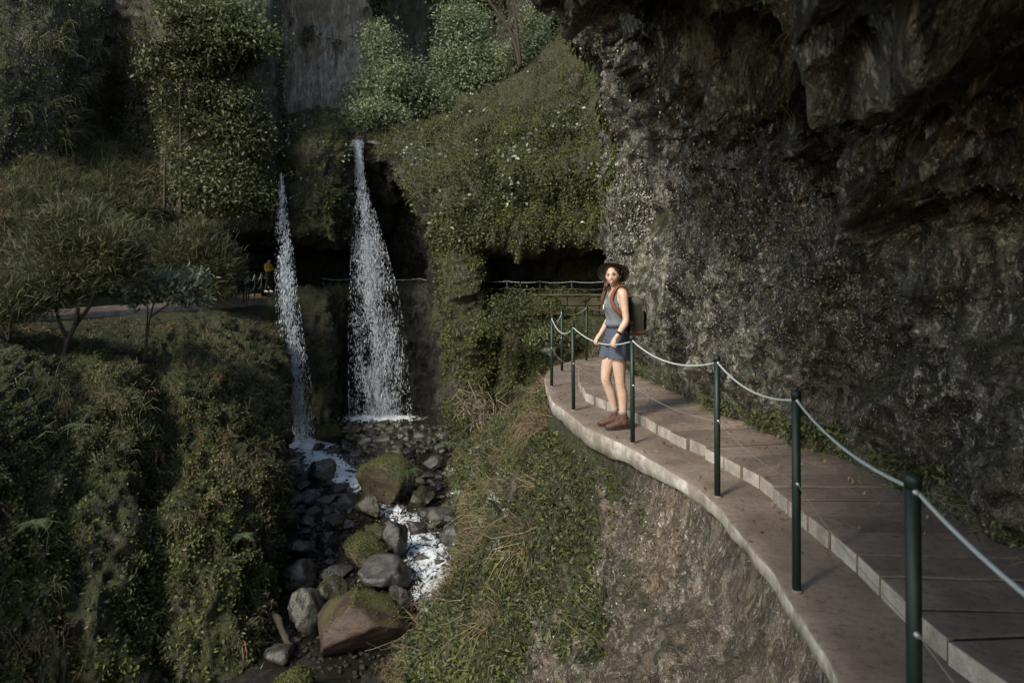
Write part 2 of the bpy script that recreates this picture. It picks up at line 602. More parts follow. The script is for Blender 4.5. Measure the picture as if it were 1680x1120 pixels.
# upper left cliff
left_cols = [
    (-300, [(-330, 30), (0, 29), (150, 28.5), (250, 28.5), (330, 29), (400, 29), (430, 29), (520, 29), (620, 29)]),
    (0, [(-330, 33), (0, 32), (100, 31.5), (200, 31.5), (300, 32), (400, 32), (430, 32), (520, 32), (620, 32)]),
    (90, [(-330, 35), (0, 33), (100, 32.6), (180, 33), (280, 33.5), (400, 34), (430, 34), (520, 34), (620, 34)]),
    (190, [(-330, 36), (0, 34.5), (100, 36), (180, 38), (250, 37.5), (400, 36), (430, 36), (520, 36), (620, 36)]),
    (255, [(-330, 36), (0, 34), (100, 34.5), (180, 36), (250, 36), (380, 35), (430, 36), (520, 36), (620, 36)]),
    (310, [(-330, 36), (0, 33.6), (100, 33), (200, 33), (290, 33.4), (370, 34.5), (395, 41), (480, 41), (503, 34.6)]),
    (400, [(-330, 36), (0, 34), (100, 33.4), (200, 32.8), (300, 32.8), (382, 33.5), (398, 41), (480, 41), (503, 34.6)]),
    (446, [(-330, 37), (0, 35), (100, 34.2), (200, 34), (300, 33.8), (376, 34.2), (400, 41), (480, 41), (486, 41)]),
    (455, [(-330, 38), (0, 36), (100, 35.4), (200, 35.2), (300, 35), (372, 35.4), (402, 41.5), (480, 41.5), (486, 41)]),
    (452, [(-330, 48), (0, 47), (100, 46), (200, 45), (300, 44), (372, 43), (402, 42.5), (480, 42.5), (486, 41)]),
]
S_left = gridsurf(cols_to_grid(left_cols), 240, 220, 4, disp_cliff(.65, .34, .16, 11, .55))
tag(surf_obj('cliff', S_left, M['upper']), 'tall dark cliff hung with greenery above the far left trail', 'cliff', None, 'structure')

# mound between trail and upper left cliff
mound_cols = [
    (-200, [(300, 26), (380, 23.5), (450, 22), (524, 20.3)]),
    (0, [(290, 30.5), (380, 27.5), (450, 25.5), (513, 23.5)]),
    (100, [(255, 34), (340, 30.5), (430, 28.5), (506, 26.3)]),
    (200, [(245, 36.5), (330, 33), (430, 31), (500, 29.4)]),
    (285, [(300, 37), (370, 35), (440, 34), (494.5, 33)]),
    (345, [(380, 38), (425, 37), (470, 36.5), (490.7, 36)]),
    (385, [(466, 40), (475, 39), (482, 38), (489, 37.5)]),
]
S_mound = gridsurf(cols_to_grid(mound_cols), 130, 170, 3, lambda p, n: disp_cliff(.45, .5, .12, 31, 1)(p, n) * np.clip((p[:, 2] - .4) / 1.2, .04, 1))
tag(surf_obj('hillside', S_mound, M['bank']), 'grassy mound sloping down to the far left trail', 'hillside', None, 'structure')

# left bank below the far trail
bank_cols = [
    (-320, [(553, 16), (600, 14), (700, 12.5), (900, 11.5), (1150, 11), (1400, 10.5)]),
    (-100, [(538, 19), (580, 17), (700, 14.5), (900, 13), (1150, 12.5), (1400, 12)]),
    (0, [(529, 21), (570, 19), (690, 16), (850, 14.5), (1000, 13.8), (1200, 13.3)]),
    (100, [(524, 23.5), (560, 21.5), (680, 18), (850, 15.5), (1000, 14.5), (1200, 14)]),
    (205, [(517, 26.5), (560, 23.5), (640, 19.2), (850, 16.2), (1000, 15.0), (1200, 14.4)]),
    (256, [(513, 28), (560, 25), (640, 21.9), (800, 18.7), (960, 16.5), (1200, 14.9)]),
    (300, [(510, 29.5), (550, 26), (650, 21), (830, 17.3), (1000, 15.8), (1200, 15)]),
    (380, [(505, 33), (545, 29), (630, 23), (800, 18.5), (980, 16), (1200, 15)]),
    (436, [(499, 35.5), (555, 31), (640, 26), (780, 20), (950, 17), (1200, 15.2)]),
    (458, [(499, 36.6), (560, 32.4), (640, 27.4), (780, 21.2), (950, 17.8), (1200, 16)]),
    (450, [(510, 38.0), (570, 36), (650, 33), (780, 28), (950, 24), (1200, 22)]),
]
S_bank = gridsurf(cols_to_grid(bank_cols), 240, 240, 4, lambda p, n: disp_cliff(.85, .6, .28, 41, .5)(p, n) * np.clip((.1 - p[:, 2]) / 1.2, .04, 1))
tag(surf_obj('bank', S_bank, M['bank']), 'steep mossy bank falling from the far left trail to the stream', 'bank', None, 'structure')

# valley above the falls and the cliffs that close it
up_cols = [
    (380, [(240, 43), (225, 44), (100, 44.5), (0, 45), (-450, 48)]),
    (450, [(240, 43), (222, 44), (100, 44.5), (0, 45), (-450, 48)]),
    (540, [(238, 43), (218, 44.5), (100, 45), (0, 45), (-450, 48)]),
    (596, [(232, 44), (205, 46), (100, 46.5), (0, 46), (-450, 49)]),
    (615, [(226, 47), (195, 52), (100, 53), (0, 53), (-450, 55)]),
    (700, [(222, 50), (180, 55), (90, 56), (0, 56), (-450, 58)]),
    (800, [(215, 50), (165, 55), (80, 55), (0, 54), (-450, 56)]),
    (900, [(200, 48), (130, 52), (60, 51), (0, 50), (-450, 52)]),
    (1050, [(150, 44), (60, 46), (0, 45), (-60, 44), (-450, 46)]),
]
S_up = gridsurf(cols_to_grid(up_cols), 150, 190, 3, lambda p, n: disp_cliff(.9, .3, .2, 51, .3)(p, n) + fbm(sc3(p, 1.1, 1.1, .12), 4, 55, .6, ridge=True) * .45)
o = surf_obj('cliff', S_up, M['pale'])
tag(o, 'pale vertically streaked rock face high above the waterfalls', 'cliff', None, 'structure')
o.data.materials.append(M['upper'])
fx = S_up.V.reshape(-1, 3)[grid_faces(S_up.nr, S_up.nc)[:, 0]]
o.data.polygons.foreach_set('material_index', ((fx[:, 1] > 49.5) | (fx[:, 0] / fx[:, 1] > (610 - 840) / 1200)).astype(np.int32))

P = np.array([[(x, y, 8.0 + (y - 38) * .14 + .05 * (x + 9) ** 2 * (.35 if x > -9 else .3)) for x in np.linspace(-15, 6, 12)] for y in (36.9, 39, 43, 48, 56)])
S_val = gridsurf(P, 110, 130, 2, disp_cliff(.5, .5, .1, 61, 1), face=(0, 0, 1))
tag(surf_obj('valley_ground', S_val, M['bank']), 'overgrown valley floor above the waterfalls', 'ground', None, 'structure')

# stream bed
bx = np.linspace(-12, 1, 15)
P = np.array([[(x, y, float(zbed(y))) for x in bx] for y in (8, 14, 20, 26, 32, 36, 39)])
S_bed = gridsurf(P, 180, 140, 0, lambda p, n: fbm(sc3(p, .8, .8, .8), 4, 71) * .22 + fbm(p * 4, 3, 73) * .07, face=(0, 0, 1))
t = NT('wet stream bed')
p = t.pos()
c = t.ramp(t.noise(p, 5, 5, .7), [(.35, (.008, .007, .006)), (.6, (.03, .027, .022)), (.75, (.06, .05, .04))])
M['bed'] = t.done(t.pbr(c, .3, t.bump(t.noise(p, 9, 5, .7), .8, .05), .5))
tag(surf_obj('stream_bed', S_bed, M['bed']), 'wet dark stony stream bed at the foot of the gorge', 'stream bed', None, 'structure')

# right bank under the near path
EDGE = [GP(*q) for q in [(1376, 1120), (1354, 1069), (1303, 996), (1269, 936), (1221, 884), (1183, 833), (1144, 798), (1080, 760), (1024, 728),
                         (960, 700), (930, 675), (907, 658), (898, 637)]]
EDGE = [(0.70, -3.0), (0.78, -1.0), (0.88, 0.6), (1.10, 2.1)] + EDGE + [(0.50, 11.2), (0.66, 12.3), (1.1, 13.25), (2.2, 14.3), (3.6, 15.2)]
EDGE = np.array(EDGE)


def edge_x(y):
    return np.interp(y, EDGE[:17, 1], EDGE[:17, 0])


TF = [((.70, -3), (-1.8, -3)), ((.88, .6), (-1.8, 1.5)), ((1.09, 2.1), (-1.8, 3)), ((1.26, 2.82), (-1.9, 5)), ((1.335, 3.46), (-1.95, 7)),
      ((1.38, 4.35), (-2, 9)), ((1.41, 4.92), (-2.05, 10.5)), ((1.3, 5.5), (-2.1, 12)), ((1.215, 6.08), (-2.2, 13)), ((1.04, 6.77), (-2.3, 14.5)), ((.75, 7.52), (-2.2, 16)), ((.63, 8.35), (-1.4, 18)),
      ((.49, 9.03), (-1.1, 19.5)), ((.485, 10.03), (-1.4, 22)), ((.62, 12.0), (-1.8, 25)), ((1.1, 13.25), (-2.3, 28)), ((2.6, 15.2), (-2.3, 30)),
      ((3.9, 18.5), (-2.2, 31.5)), ((4.2, 22), (-1.8, 33)), ((3.6, 26), (-1.5, 34)), ((2.5, 28.9), (-1.2, 35)), ((-1.2, 29.2), (-1.8, 36))]
rows = []
for i, ((tx, ty), (fx_, fy_)) in enumerate(TF):
    zt = float(np.interp(ty, [3, 4.5, 7, 13.5, 14.5], [-.06, -.07, -.14, -.14, -.1]))
    A_ = np.array([tx + .06, ty, zt])
    B_ = np.array([fx_, fy_, float(zbed(fy_)) - .25])
    col = [A_ + np.array([.25, 0, .05])]
    for k, bul in ((0, 0), (.06, -.10), (.2, .02), (.42, .14), (.7, .12), (1, 0)):
        q = A_ + (B_ - A_) * k
        q[0] -= bul * .8
        q[2] += bul * .4
        col.append(q)
    col.append(B_ + np.array([-.6, 0, -.5]))
    rows.append(col)
P = np.array(rows).transpose(1, 0, 2)


def disp_bank(p, n):
    nearw = np.clip((-p[:, 2] - .25) / .7, 0, 1)      # stay behind the ledge at the top
    a = fbm(sc3(p, .8, .8, .6), 5, 81, .55) * .34 + fbm(sc3(p, 2.6, 2.6, 2), 5, 83, .6, ridge=True) * .22
    c = fbm(sc3(p, 5, 5, 4), 4, 86, .6, ridge=True) * .09
    return (a + c) * nearw + fbm(p * 11, 4, 85, .65) * .06 * (.3 + nearw)


S_right = gridsurf(P, 190, 380, 2, disp_bank, face=(-1, -.5, .3), wc=[.3, .6] + [1.6] * 9 + [1] * 3 + [.6] * 7)
o = surf_obj('bank', S_right, M['dirt'])
tag(o, 'steep bank of bare earth and tuff below the near walkway', 'bank', None, 'structure')
o.data.materials.append(M['bank'])
fx = S_right.V.reshape(-1, 3)[grid_faces(S_right.nr, S_right.nc)[:, 0]]
jit = fbm(fx * 1.3, 4, 87) * 1.2
# plants take over beyond the bare stretch, measured along the walkway
VEGX = fx[:, 1] + fx[:, 2] * -.15
o.data.polygons.foreach_set('material_index', ((VEGX + jit * 2) > 7.1).astype(np.int32))

# right rock wall with its overhang
SEC = [  # first sections: unseen lip stretched left to shade the near path
    (-6, [(2.9, .05), (2.8, .8), (2.7, 1.5), (2.5, 2.0), (1.7, 2.5), (.3, 2.95), (-1.6, 3.4), (-1.5, 4.6), (.2, 7), (1.5, 13)]),
    (0.5, [(2.9, .05), (2.8, .8), (2.7, 1.5), (2.5, 2.0), (1.8, 2.5), (.6, 2.95), (-1.4, 3.5), (-1.3, 4.7), (.4, 7), (1.5, 13)]),
    (2, [(2.9, .05), (2.8, .8), (2.7, 1.5), (2.5, 2.0), (1.9, 2.5), (.9, 2.85), (-.2, 3.2), (-.2, 4.8), (.6, 7), (1.6, 13)]),
    (4, [(2.8, .05), (2.75, .8), (2.7, 1.5), (2.55, 2.0), (2.0, 2.6), (1.1, 3.1), (.3, 3.55), (.25, 5), (.7, 8), (1.6, 13)]),
    (5.5, [(2.68, .05), (2.62, 1.0), (2.52, 1.8), (2.42, 2.3), (2.0, 2.9), (1.2, 3.5), (.45, 4.1), (.4, 5.5), (.8, 8), (1.7, 13)]),
    (7, [(2.44, .05), (2.42, 1.1), (2.4, 2.1), (2.35, 2.8), (2.0, 3.4), (1.35, 4.1), (.62, 4.8), (.55, 6), (.9, 9), (1.8, 14)]),
    (8.2, [(2.13, .05), (2.15, 1.2), (2.2, 2.3), (2.2, 3.1), (1.9, 3.8), (1.35, 4.6), (.8, 5.4), (.7, 6.5), (1, 9), (1.9, 14)]),
    (9.5, [(1.99, .05), (2.02, 1.2), (2.05, 2.4), (2.05, 3.4), (1.8, 4.3), (1.3, 5.1), (.85, 6.0), (.8, 7), (1.1, 9.5), (2, 14)]),
    (11, [(2.05, .05), (1.92, 1.2), (1.85, 2.5), (1.88, 3.8), (1.72, 4.8), (1.25, 5.6), (.9, 6.5), (.85, 7.5), (1.2, 10), (2.1, 14)]),
    (13.2, [(2.34, .05), (1.98, 1.2), (1.66, 2.0), (1.70, 3.5), (1.80, 5.3), (1.35, 6.3), (.95, 7.1), (1.0, 8.2), (1.4, 10.5), (2.3, 15)]),
    (14.2, [(3.0, .1), (2.6, 1.2), (2.3, 2.1), (2.25, 3.5), (2.3, 5.4), (1.9, 6.6), (1.6, 7.5), (1.7, 8.8), (2, 11), (2.8, 15)]),
    (16.2, [(4.4, .2), (4.1, 1.2), (3.7, 2.2), (3.5, 3.6), (3.4, 5.6), (3.0, 6.8), (2.7, 7.8), (2.8, 9), (3.2, 11), (3.9, 15)]),
    (20, [(5.4, .3), (5.0, 1.2), (4.6, 2.2), (4.4, 3.6), (4.3, 5.6), (4.1, 7), (3.9, 8), (3.9, 9), (4.2, 11), (4.8, 15)]),
    (29, [(5.2, .3), (4.9, 1.2), (4.6, 2.2), (4.5, 3.6), (4.4, 5.6), (4.3, 7), (4.2, 8), (4.3, 9), (4.6, 11), (5.2, 15)]),
]
P = np.array([[(x, y, z) for x, z in s] for y, s in SEC]).transpose(1, 0, 2)


def disp_wall(p, n):
    w = np.clip(p[:, 2] / .6, .12, 1)
    a = fbm(sc3(p, .62, .55, .42), 5, 91, .55) * .50
    # slanting ribs running up the wall
    q = p.copy()
    q[:, 1] = p[:, 1] + p[:, 2] * .55
    wq = q + .35 * np.stack([fbm(p * .8, 3, 111), fbm(p * .8, 3, 113), fbm(p * .8, 3, 115)], 1)
    b = fbm(sc3(wq, 1.05, 1.05, .36), 5, 93, .55, ridge=True) * .50
    b -= .28 * np.clip(fbm(sc3(wq, .9, .9, .35), 4, 117) - .10, 0, 1) * 2.0
    c = fbm(sc3(p, 6, 6, 4), 4, 95, .6) * .10 + fbm(sc3(wq, 4.5, 4.5, 1.8), 3, 98, .6, ridge=True) * .10 + fbm(sc3(p, 15, 15, 9), 3, 97, .6, ridge=True) * .038
    return (a + b) * w + c * (.4 + .6 * w)


S_wall = gridsurf(P, 330, 430, 2, disp_wall, face=(-1, 0, 0), wr=[1, 1, 1, 1, 1, 1, .3, .2, .15], wc=[.2, .3, .9, 1.2, 1.2, 1.2, 1.2, 1.2, 1.2, 1.2, .5, .2, .15])
tag(surf_obj('rock_wall', S_wall, M['wall']), 'rough grey rock wall overhanging the near walkway', 'rock wall', None, 'structure')

# ------------------------------------------------------------------ near walkway
def concrete(name, a, b, c, moss=.0, sc=1.0):
    t = NT(name)
    p = t.pos()
    n1 = t.noise(p, 2.2 * sc, 5, .65, .3)
    n2 = t.noise(p, 22 * sc, 5, .7)
    n3 = t.noise(p, 130, 3, .7)
    col = t.ramp(n1, [(.3, a), (.5, b), (.7, c)])
    col = t.mix(t.ramp(n2, [(.35, .5), (.5, .0)]), col, tuple(x * .45 for x in a))
    oi = t.n('ObjectInfo', 5)
    col = t.mix(1.0, col, t.ramp(oi, [(0, .78), (1, 1.15)]), 'MULTIPLY')
    if moss:
        mk = t.ramp(t.noise(p, 1.6, 5, .65), [(.52, 0.0), (.66, moss)])
        col = t.mix(mk, col, (.06, .06, .025))
    h = t.math('ADD', t.math('MULTIPLY', n2, 1.0), t.math('MULTIPLY', n3, .35))
    return t.done(t.pbr(col, .85, t.bump(h, .6, .008), .3))


M['slab'] = concrete('worn concrete slab', (.108, .081, .067), (.155, .121, .102), (.21, .167, .143))
M['slab_edge'] = concrete('pale worn slab edge', (.17, .145, .125), (.27, .24, .215), (.36, .33, .305), .3, 3)
M['ledge'] = concrete('concrete ledge', (.102, .077, .063), (.148, .114, .095), (.20, .159, .135))
M['soil'] = concrete('damp joint soil', (.012, .010, .008), (.022, .018, .014), (.035, .029, .022))
M['plaster'] = concrete('flaking plaster', (.13, .108, .09), (.26, .235, .21), (.52, .50, .49), .7, .8)

# ledge: top sheet, outer face with a ragged lower edge
INNER_PX = [(951, 640), (960, 658), (990, 671), (1057, 700), (1080, 715), (1170, 758), (1251, 805), (1316, 863), (1389, 925), (1474, 1013), (1530, 1069)]
INNER = np.array([(1.9, -3), (1.87, 0.5), (1.86, 2.2)] + [GP(*q) for q in INNER_PX[::-1]] + [(0.98, 10.9), (1.12, 11.9), (1.55, 12.75), (2.5, 13.6), (3.7, 14.4)])


def resample(pl, step):
    pl = np.asarray(pl, float)
    L = np.concatenate([[0], np.cumsum(np.linalg.norm(np.diff(pl, axis=0), axis=1))])
    n = max(2, int(round(L[-1] / step)) + 1)
    u = np.linspace(0, L[-1], n)
    out = np.stack([np.interp(u, L, pl[:, k]) for k in range(pl.shape[1])], 1)
    for _ in range(2):
        out[1:-1] = .25 * out[:-2] + .5 * out[1:-1] + .25 * out[2:]
    return out


E2 = resample(EDGE, .08)
n = len(E2)
tan = nrm(np.gradient(E2, axis=0))
inw = np.stack([tan[:, 1], -tan[:, 0]], 1)            # to the wall side
rows = []
jag = fbm(np.c_[E2 * 3, np.zeros(n)], 4, 101)
jag2 = fbm(np.c_[E2 * 1.1, np.zeros(n)], 3, 103)
wob = fbm(np.c_[E2 * 2.5, np.zeros(n)], 3, 105) * .006
out2 = E2 + inw * wob[:, None]
low = (-.15 - .035 * jag - .05 * np.clip(jag2 + .2, -1, 1)) * np.interp(E2[:, 1], [3, 4.5, 6, 7], [.55, .6, .8, 1])
for off, z in ((1.35, 0), (.8, 0), (.4, 0), (.12, 0.0), (.010, -.001), (.0, -.009), (.0, -.09), (.006, None), (.06, None)):
    q = out2 + inw * off
    zz = np.full(n, z) if z is not None else low - (0 if off < .03 else .02)
    rows.append(np.c_[q, zz])
G = np.array(rows)
G[5:8, :, :2] += (inw * (fbm(np.c_[E2 * 6, np.zeros(n)], 3, 107) * .012)[:, None])[None]
me = mesh_arr('walkway', G.reshape(-1, 3), grid_faces(len(rows), n))
me.materials.append(M['ledge'])
me.materials.append(M['plaster'])
fi = np.repeat(np.arange(len(rows) - 1), n - 1)
me.polygons.foreach_set('material_index', (fi >= 5).astype(np.int32))
ledge = link('path', me)
tag(ledge, 'curved concrete walkway ledge along the rock wall', 'path', None, 'structure')

# raised slabs bridging the channel: each one a piece of the path
I2 = resample(INNER, .02)
wallfoot = np.array([(3.1, -3), (3.1, 0.5), (3.1, 2.0), (3.05, 4.0), (2.98, 5.0), (2.85, 6.2), (2.7, 7.0), (2.45, 8.0), (2.3, 9.1), (2.35, 10.5), (2.5, 12), (2.8, 13.4), (3.6, 14), (5, 15.2)])
W2 = resample(wallfoot, .02)
L = np.concatenate([[0], np.cumsum(np.linalg.norm(np.diff(I2, axis=0), axis=1))])
s = 2.6
k = 0
slab_rng = random.Random(5)
Lw = np.linspace(0, 1, len(W2))
while s < L[-1] - .4:
    ln = slab_rng.uniform(.27, .36)
    a = np.array([np.interp(s, L, I2[:, 0]), np.interp(s, L, I2[:, 1])])
    b = np.array([np.interp(s + ln, L, I2[:, 0]), np.interp(s + ln, L, I2[:, 1])])

    def to_wall(p, sa):
        ta = np.array([np.interp(sa + .1, L, I2[:, 0]) - np.interp(sa - .1, L, I2[:, 0]), np.interp(sa + .1, L, I2[:, 1]) - np.interp(sa - .1, L, I2[:, 1])])
        ta /= np.linalg.norm(ta)
        nn = np.array([ta[1], -ta[0]])
        nn = nn * .8 + np.array([1, -.05]) * .2 if p[1] < 9 else nn
        nn /= np.linalg.norm(nn)
        v = W2 - p
        par = np.abs(v @ np.array([-nn[1], nn[0]]))
        par[v @ nn < .2] = 9
        i = par.argmin()
        return p + nn * min(max((v[i] @ nn), .7), 1.6)
    aw, bw = to_wall(a, s), to_wall(b, s + ln)
    gap = slab_rng.uniform(.007, .015)
    ta = (b - a) / np.linalg.norm(b - a)
    tw = (bw - aw) / max(np.linalg.norm(bw - aw), .01)
    zt = .098 + slab_rng.uniform(-.006, .006)
    inset = slab_rng.uniform(-.012, .014) * (1 if s > 3.2 else 1)
    nb = 7
    top = []
    bm = bmesh.new()
    edges = []
    for e, (p, q) in enumerate(((a + ta * gap, aw + tw * gap), (b - ta * gap, bw - tw * gap))):
        dirv = (q - p) / np.linalg.norm(q - p)
        line = []
        for j in range(nb):
            f = j / (nb - 1)
            c = p + (q - p) * f
            if j == 0:
                c = c + dirv * inset
            c = c + ta * (slab_rng.uniform(-.005, .005) if 0 < j < nb - 1 else 0)
            line.append(c)
        edges.append(line)
    tops = [[bm.verts.new((c[0], c[1], zt + slab_rng.uniform(-.002, .002))) for c in line] for line in edges]
    bots = [[bm.verts.new((c[0], c[1], -.03)) for c in line] for line in edges]
    for j in range(nb - 1):
        bm.faces.new((tops[0][j], tops[0][j + 1], tops[1][j + 1], tops[1][j]))
        bm.faces.new((bots[0][j], bots[0][j + 1], tops[0][j + 1], tops[0][j]))
        bm.faces.new((tops[1][j], tops[1][j + 1], bots[1][j + 1], bots[1][j]))
    bm.faces.new((bots[0][0], tops[0][0], tops[1][0], bots[1][0]))
    bmesh.ops.recalc_face_normals(bm, faces=bm.faces)
    es = [e for e in bm.edges if len(e.link_faces) == 2 and e.calc_face_angle(0) > .6]
    bmesh.ops.bevel(bm, geom=es, offset=.011, segments=2, affect='EDGES', profile=.6)
    fdir = -(aw - a) / np.linalg.norm(aw - a)
    bm.normal_update()
    for fc in bm.faces:
        fc.material_index = 1 if fc.normal.x * fdir[0] + fc.normal.y * fdir[1] > .7 else 0
    so = bm_obj('paving_slab', bm, M['slab'], ledge)
    so.data.materials.append(M['slab_edge'])
    s += ln
    k += 1

# damp soil filling the joints between the slabs
n = len(I2)
ti = nrm(np.gradient(I2, axis=0))
iwn = np.stack([ti[:, 1], -ti[:, 0]], 1)
G = np.array([np.c_[I2 + iwn * off, np.full(n, .0885)] for off in (.035, .35, .7, 1.3)])
G = G[:, (I2[:, 1] > 1.5) & (I2[:, 1] < 11.5)]
link('joint_soil', mesh_arr('joint_soil', G.reshape(-1, 3), grid_faces(4, G.shape[1])), M['soil'], ledge)

# ------------------------------------------------------------------ far left trail and gallery floor
TR = np.array([U(q, y, d) for q, y, d in [(-320, 545, 16), (-100, 531, 19), (0, 523, 21), (100, 517, 23.5), (200, 510, 26.5), (300, 503, 29.5), (380, 497, 33), (440, 489, 36.2)]])
TR[:, 2] = np.array([.24, .24, .25, .25, .25, .26, .3, .42])
T2 = resample(TR, .25)
tn = nrm(np.gradient(T2[:, :2], axis=0))
iw = np.stack([-tn[:, 1], tn[:, 0]], 1)
iw = np.where((iw[:, :1] > 0), -iw, iw)
G = []
for off, dz in ((0.0, -.35), (0, 0), (.34, .0), (.345, .14), (.52, .14), (.525, -.02), (1.5, -.02)):
    q = T2.copy()
    q[:, :2] += iw * off
    q[:, 2] += dz + .004 * rng.normal(size=len(q))
    G.append(q)
G = np.array(G)
M['trail'] = concrete('pale worn trail', (.15, .11, .088), (.22, .165, .135), (.29, .225, .19))
trail = link('path', mesh_arr('trail', G.reshape(-1, 3), grid_faces(len(G), len(T2)), False), M['trail'])
tag(trail, 'narrow walled trail crossing the left hillside', 'path', None, 'structure')
# ------------------------------------------------------------------ retaining wall of the far gallery
def block_bm(sx, sy, sz, bev, jit, rnd):
    bm = bmesh.new()
    bmesh.ops.create_cube(bm, size=1)
    for v in bm.verts:
        v.co = Vector((v.co.x * sx + rnd.uniform(-jit, jit), v.co.y * sy + rnd.uniform(-jit, jit), v.co.z * sz + rnd.uniform(-jit, jit)))
    bmesh.ops.bevel(bm, geom=list(bm.edges), offset=bev, segments=1, affect='EDGES')
    return bm


M['stone'] = concrete('ochre wall stone', (.022, .02, .011), (.042, .037, .021), (.066, .058, .036), .9)
rw = empty('retaining_wall', U(935, 514, 29.0))
tag(rw, 'low ochre stone wall edging the far gallery behind the walker', 'stone wall')
rr = random.Random(3)
x0 = -1.3
for row in range(2):
    x = x0 + rr.uniform(-.2, 0)
    while x < 2.6:
        w = rr.uniform(.45, .8)
        o = bm_obj('stone', block_bm(w - .02, .42, .36, .03, .015, rr), M['stone'], rw)
        o.location = (x + w / 2, rr.uniform(-.02, .02), .12 + row * .37)
        x += w
cap = bm_obj('coping', block_bm(4.2, .5, .09, .02, .01, rr), M['stone'], rw)
cap.location = (.6, 0, .73)

# ------------------------------------------------------------------ greenery that covers the rock
def m_noise(f, lo, hi, s, base=None):
    def fn(p, n):
        v = fbm(p * f, 4, s)
        k = np.clip((v - lo) / (hi - lo), 0, 1)
        if base is not None:
            k = k * base(p, n)
        return k
    return fn


def px_of(p):
    return 840 + p[:, 0] / p[:, 1] * 1200, 448 - (p[:, 2] - CAMZ) / p[:, 1] * 1200


def scaled(p, VF, ref):
    V, F = VF
    c = np.repeat(p, 4, 0)
    return c + (V - c) * np.repeat(np.clip(p[:, 1] / ref, .25, 1.3), 4)[:, None], F


def not_under(p, n):
    return (n[:, 2] > -.45).astype(float)


_m = 2400
_p = np.c_[rng.uniform(-1.4, 2.6, _m), np.full(_m, -.215), rng.uniform(-.05, .74, _m)]
_p = _p[fbm(_p * 2.2, 3, 9) > -.02]
mo = link('moss', mesh_arr('moss', *leaves(_p, np.tile([0, -1.0, 0], (len(_p), 1)), .085, .7, .4, .5, .9, 77), smooth=False), M['leaf_moss'], rw)
mo['kind'] = 'stuff'


# left bank
def off_trail(p, n):
    return not_under(p, n) * (p[:, 2] < -.35)


p, n = sample(S_bank, 66000, m_noise(.6, -.45, .15, 201, off_trail), 1)
stuff('moss', leaves(p, n, .075, .7, .3, .5, 1.0, 1, lift=.03), M['leaf_moss'], 'moss and tiny leaves coating the left bank', 'moss')
p, n = sample(S_bank, 34000, m_noise(.9, -.1, .2, 203, off_trail), 2)
stuff('ground_cover', leaves(p, n, .085, .45, .6, .8, .9, 2, lift=.09), M['leaf_dark'], 'dark small leaved creepers hanging down the left bank', 'creeper')
p, n = sample(S_bank, 300, m_noise(.5, -.1, .2, 205, lambda p, n: off_trail(p, n) * np.clip((p[:, 2] + 4.0) / 3, .12, 1)), 3)
stuff('grass', tufts(p, n, 24, .46, .06, width=.014, bend=1.2, out=.8, up=.35, rnd=.55, seed=3), M['grass'], 'long drooping grass tufts growing on the left bank', 'grass')
p, n = sample(S_bank, 170, m_noise(.7, .05, .3, 207, not_under), 4)
stuff('dry_grass', tufts(p, n, 26, .36, .07, width=.012, bend=1.3, out=.6, up=-.1, rnd=.7, seed=4), M['dry'], 'patches of dead brown grass on the left bank', 'dry grass')
p, n = sample(S_bank, 4200, m_noise(.9, .2, .4, 208, not_under), 5)
stuff('dead_leaves', leaves(p, n, .095, .45, .5, .5, 1.2, 5, lift=.06), M['dry'], 'fallen brown leaves caught on the left bank', 'dead leaves')

# mound
p, n = sample(S_mound, 60000, m_noise(.6, -.4, .1, 211, lambda p, n: (p[:, 2] > .75) * 1.0), 6)
stuff('ground_cover', leaves(p, n, .17, .5, .3, .7, 1, 6, lift=.15), M['leaf_mid'], 'low green plants covering the mound above the trail', 'ground cover')
p, n = sample(S_mound, 1300, lambda p, n: (p[:, 2] > 1.0) * 1.0, 7)
stuff('grass', tufts(p, n, 24, .7, .1, width=.02, bend=.9, out=.6, up=.6, rnd=.55, seed=7), M['grass'], 'tall grass over the mound above the trail', 'grass')
p, n = sample(S_mound, 330, m_noise(.5, .05, .3, 213), 8)
stuff('dry_grass', tufts(p, n, 30, .6, .12, width=.022, bend=1.2, out=.5, up=.1, rnd=.7, seed=8), M['dry'], 'reddish dead bracken on the mound above the trail', 'dry grass')

# upper left cliff
def left_mask(p, n):
    x, y = px_of(p)
    k = np.where((x > 225) & (x < 440), 1.0, .6)
    k *= np.where((x > 60) & (x < 225), .6, 1)
    return k * (n[:, 2] > -.6) * np.where(x > 446, .5, 1)


p, n = sample(S_left, 50000, m_noise(.55, -.15, .22, 221, left_mask), 9)
stuff('creeper', leaves(p, n, .13, .5, .7, .8, .9, 9, lift=.22), M['leaf_dark'], 'dark creepers draping the tall upper left cliff', 'creeper')
p, n = sample(S_left, 11000, m_noise(.7, .12, .35, 223, left_mask), 10)
stuff('creeper', leaves(p, n, .17, .5, .3, .9, .9, 10, lift=.45), M['leaf_mid'], 'brighter leafy growth in clumps on the upper left cliff', 'creeper')
p, n = sample(S_left, 240, m_noise(.5, .0, .3, 225, lambda p, n: (px_of(p)[0] < 180) * 1.0), 11)
stuff('grass', tufts(p, n, 26, .9, .1, width=.024, bend=1.2, out=.9, up=.2, rnd=.45, seed=11), M['grass'], 'hanging grass on the far left edge of the upper cliff', 'grass')

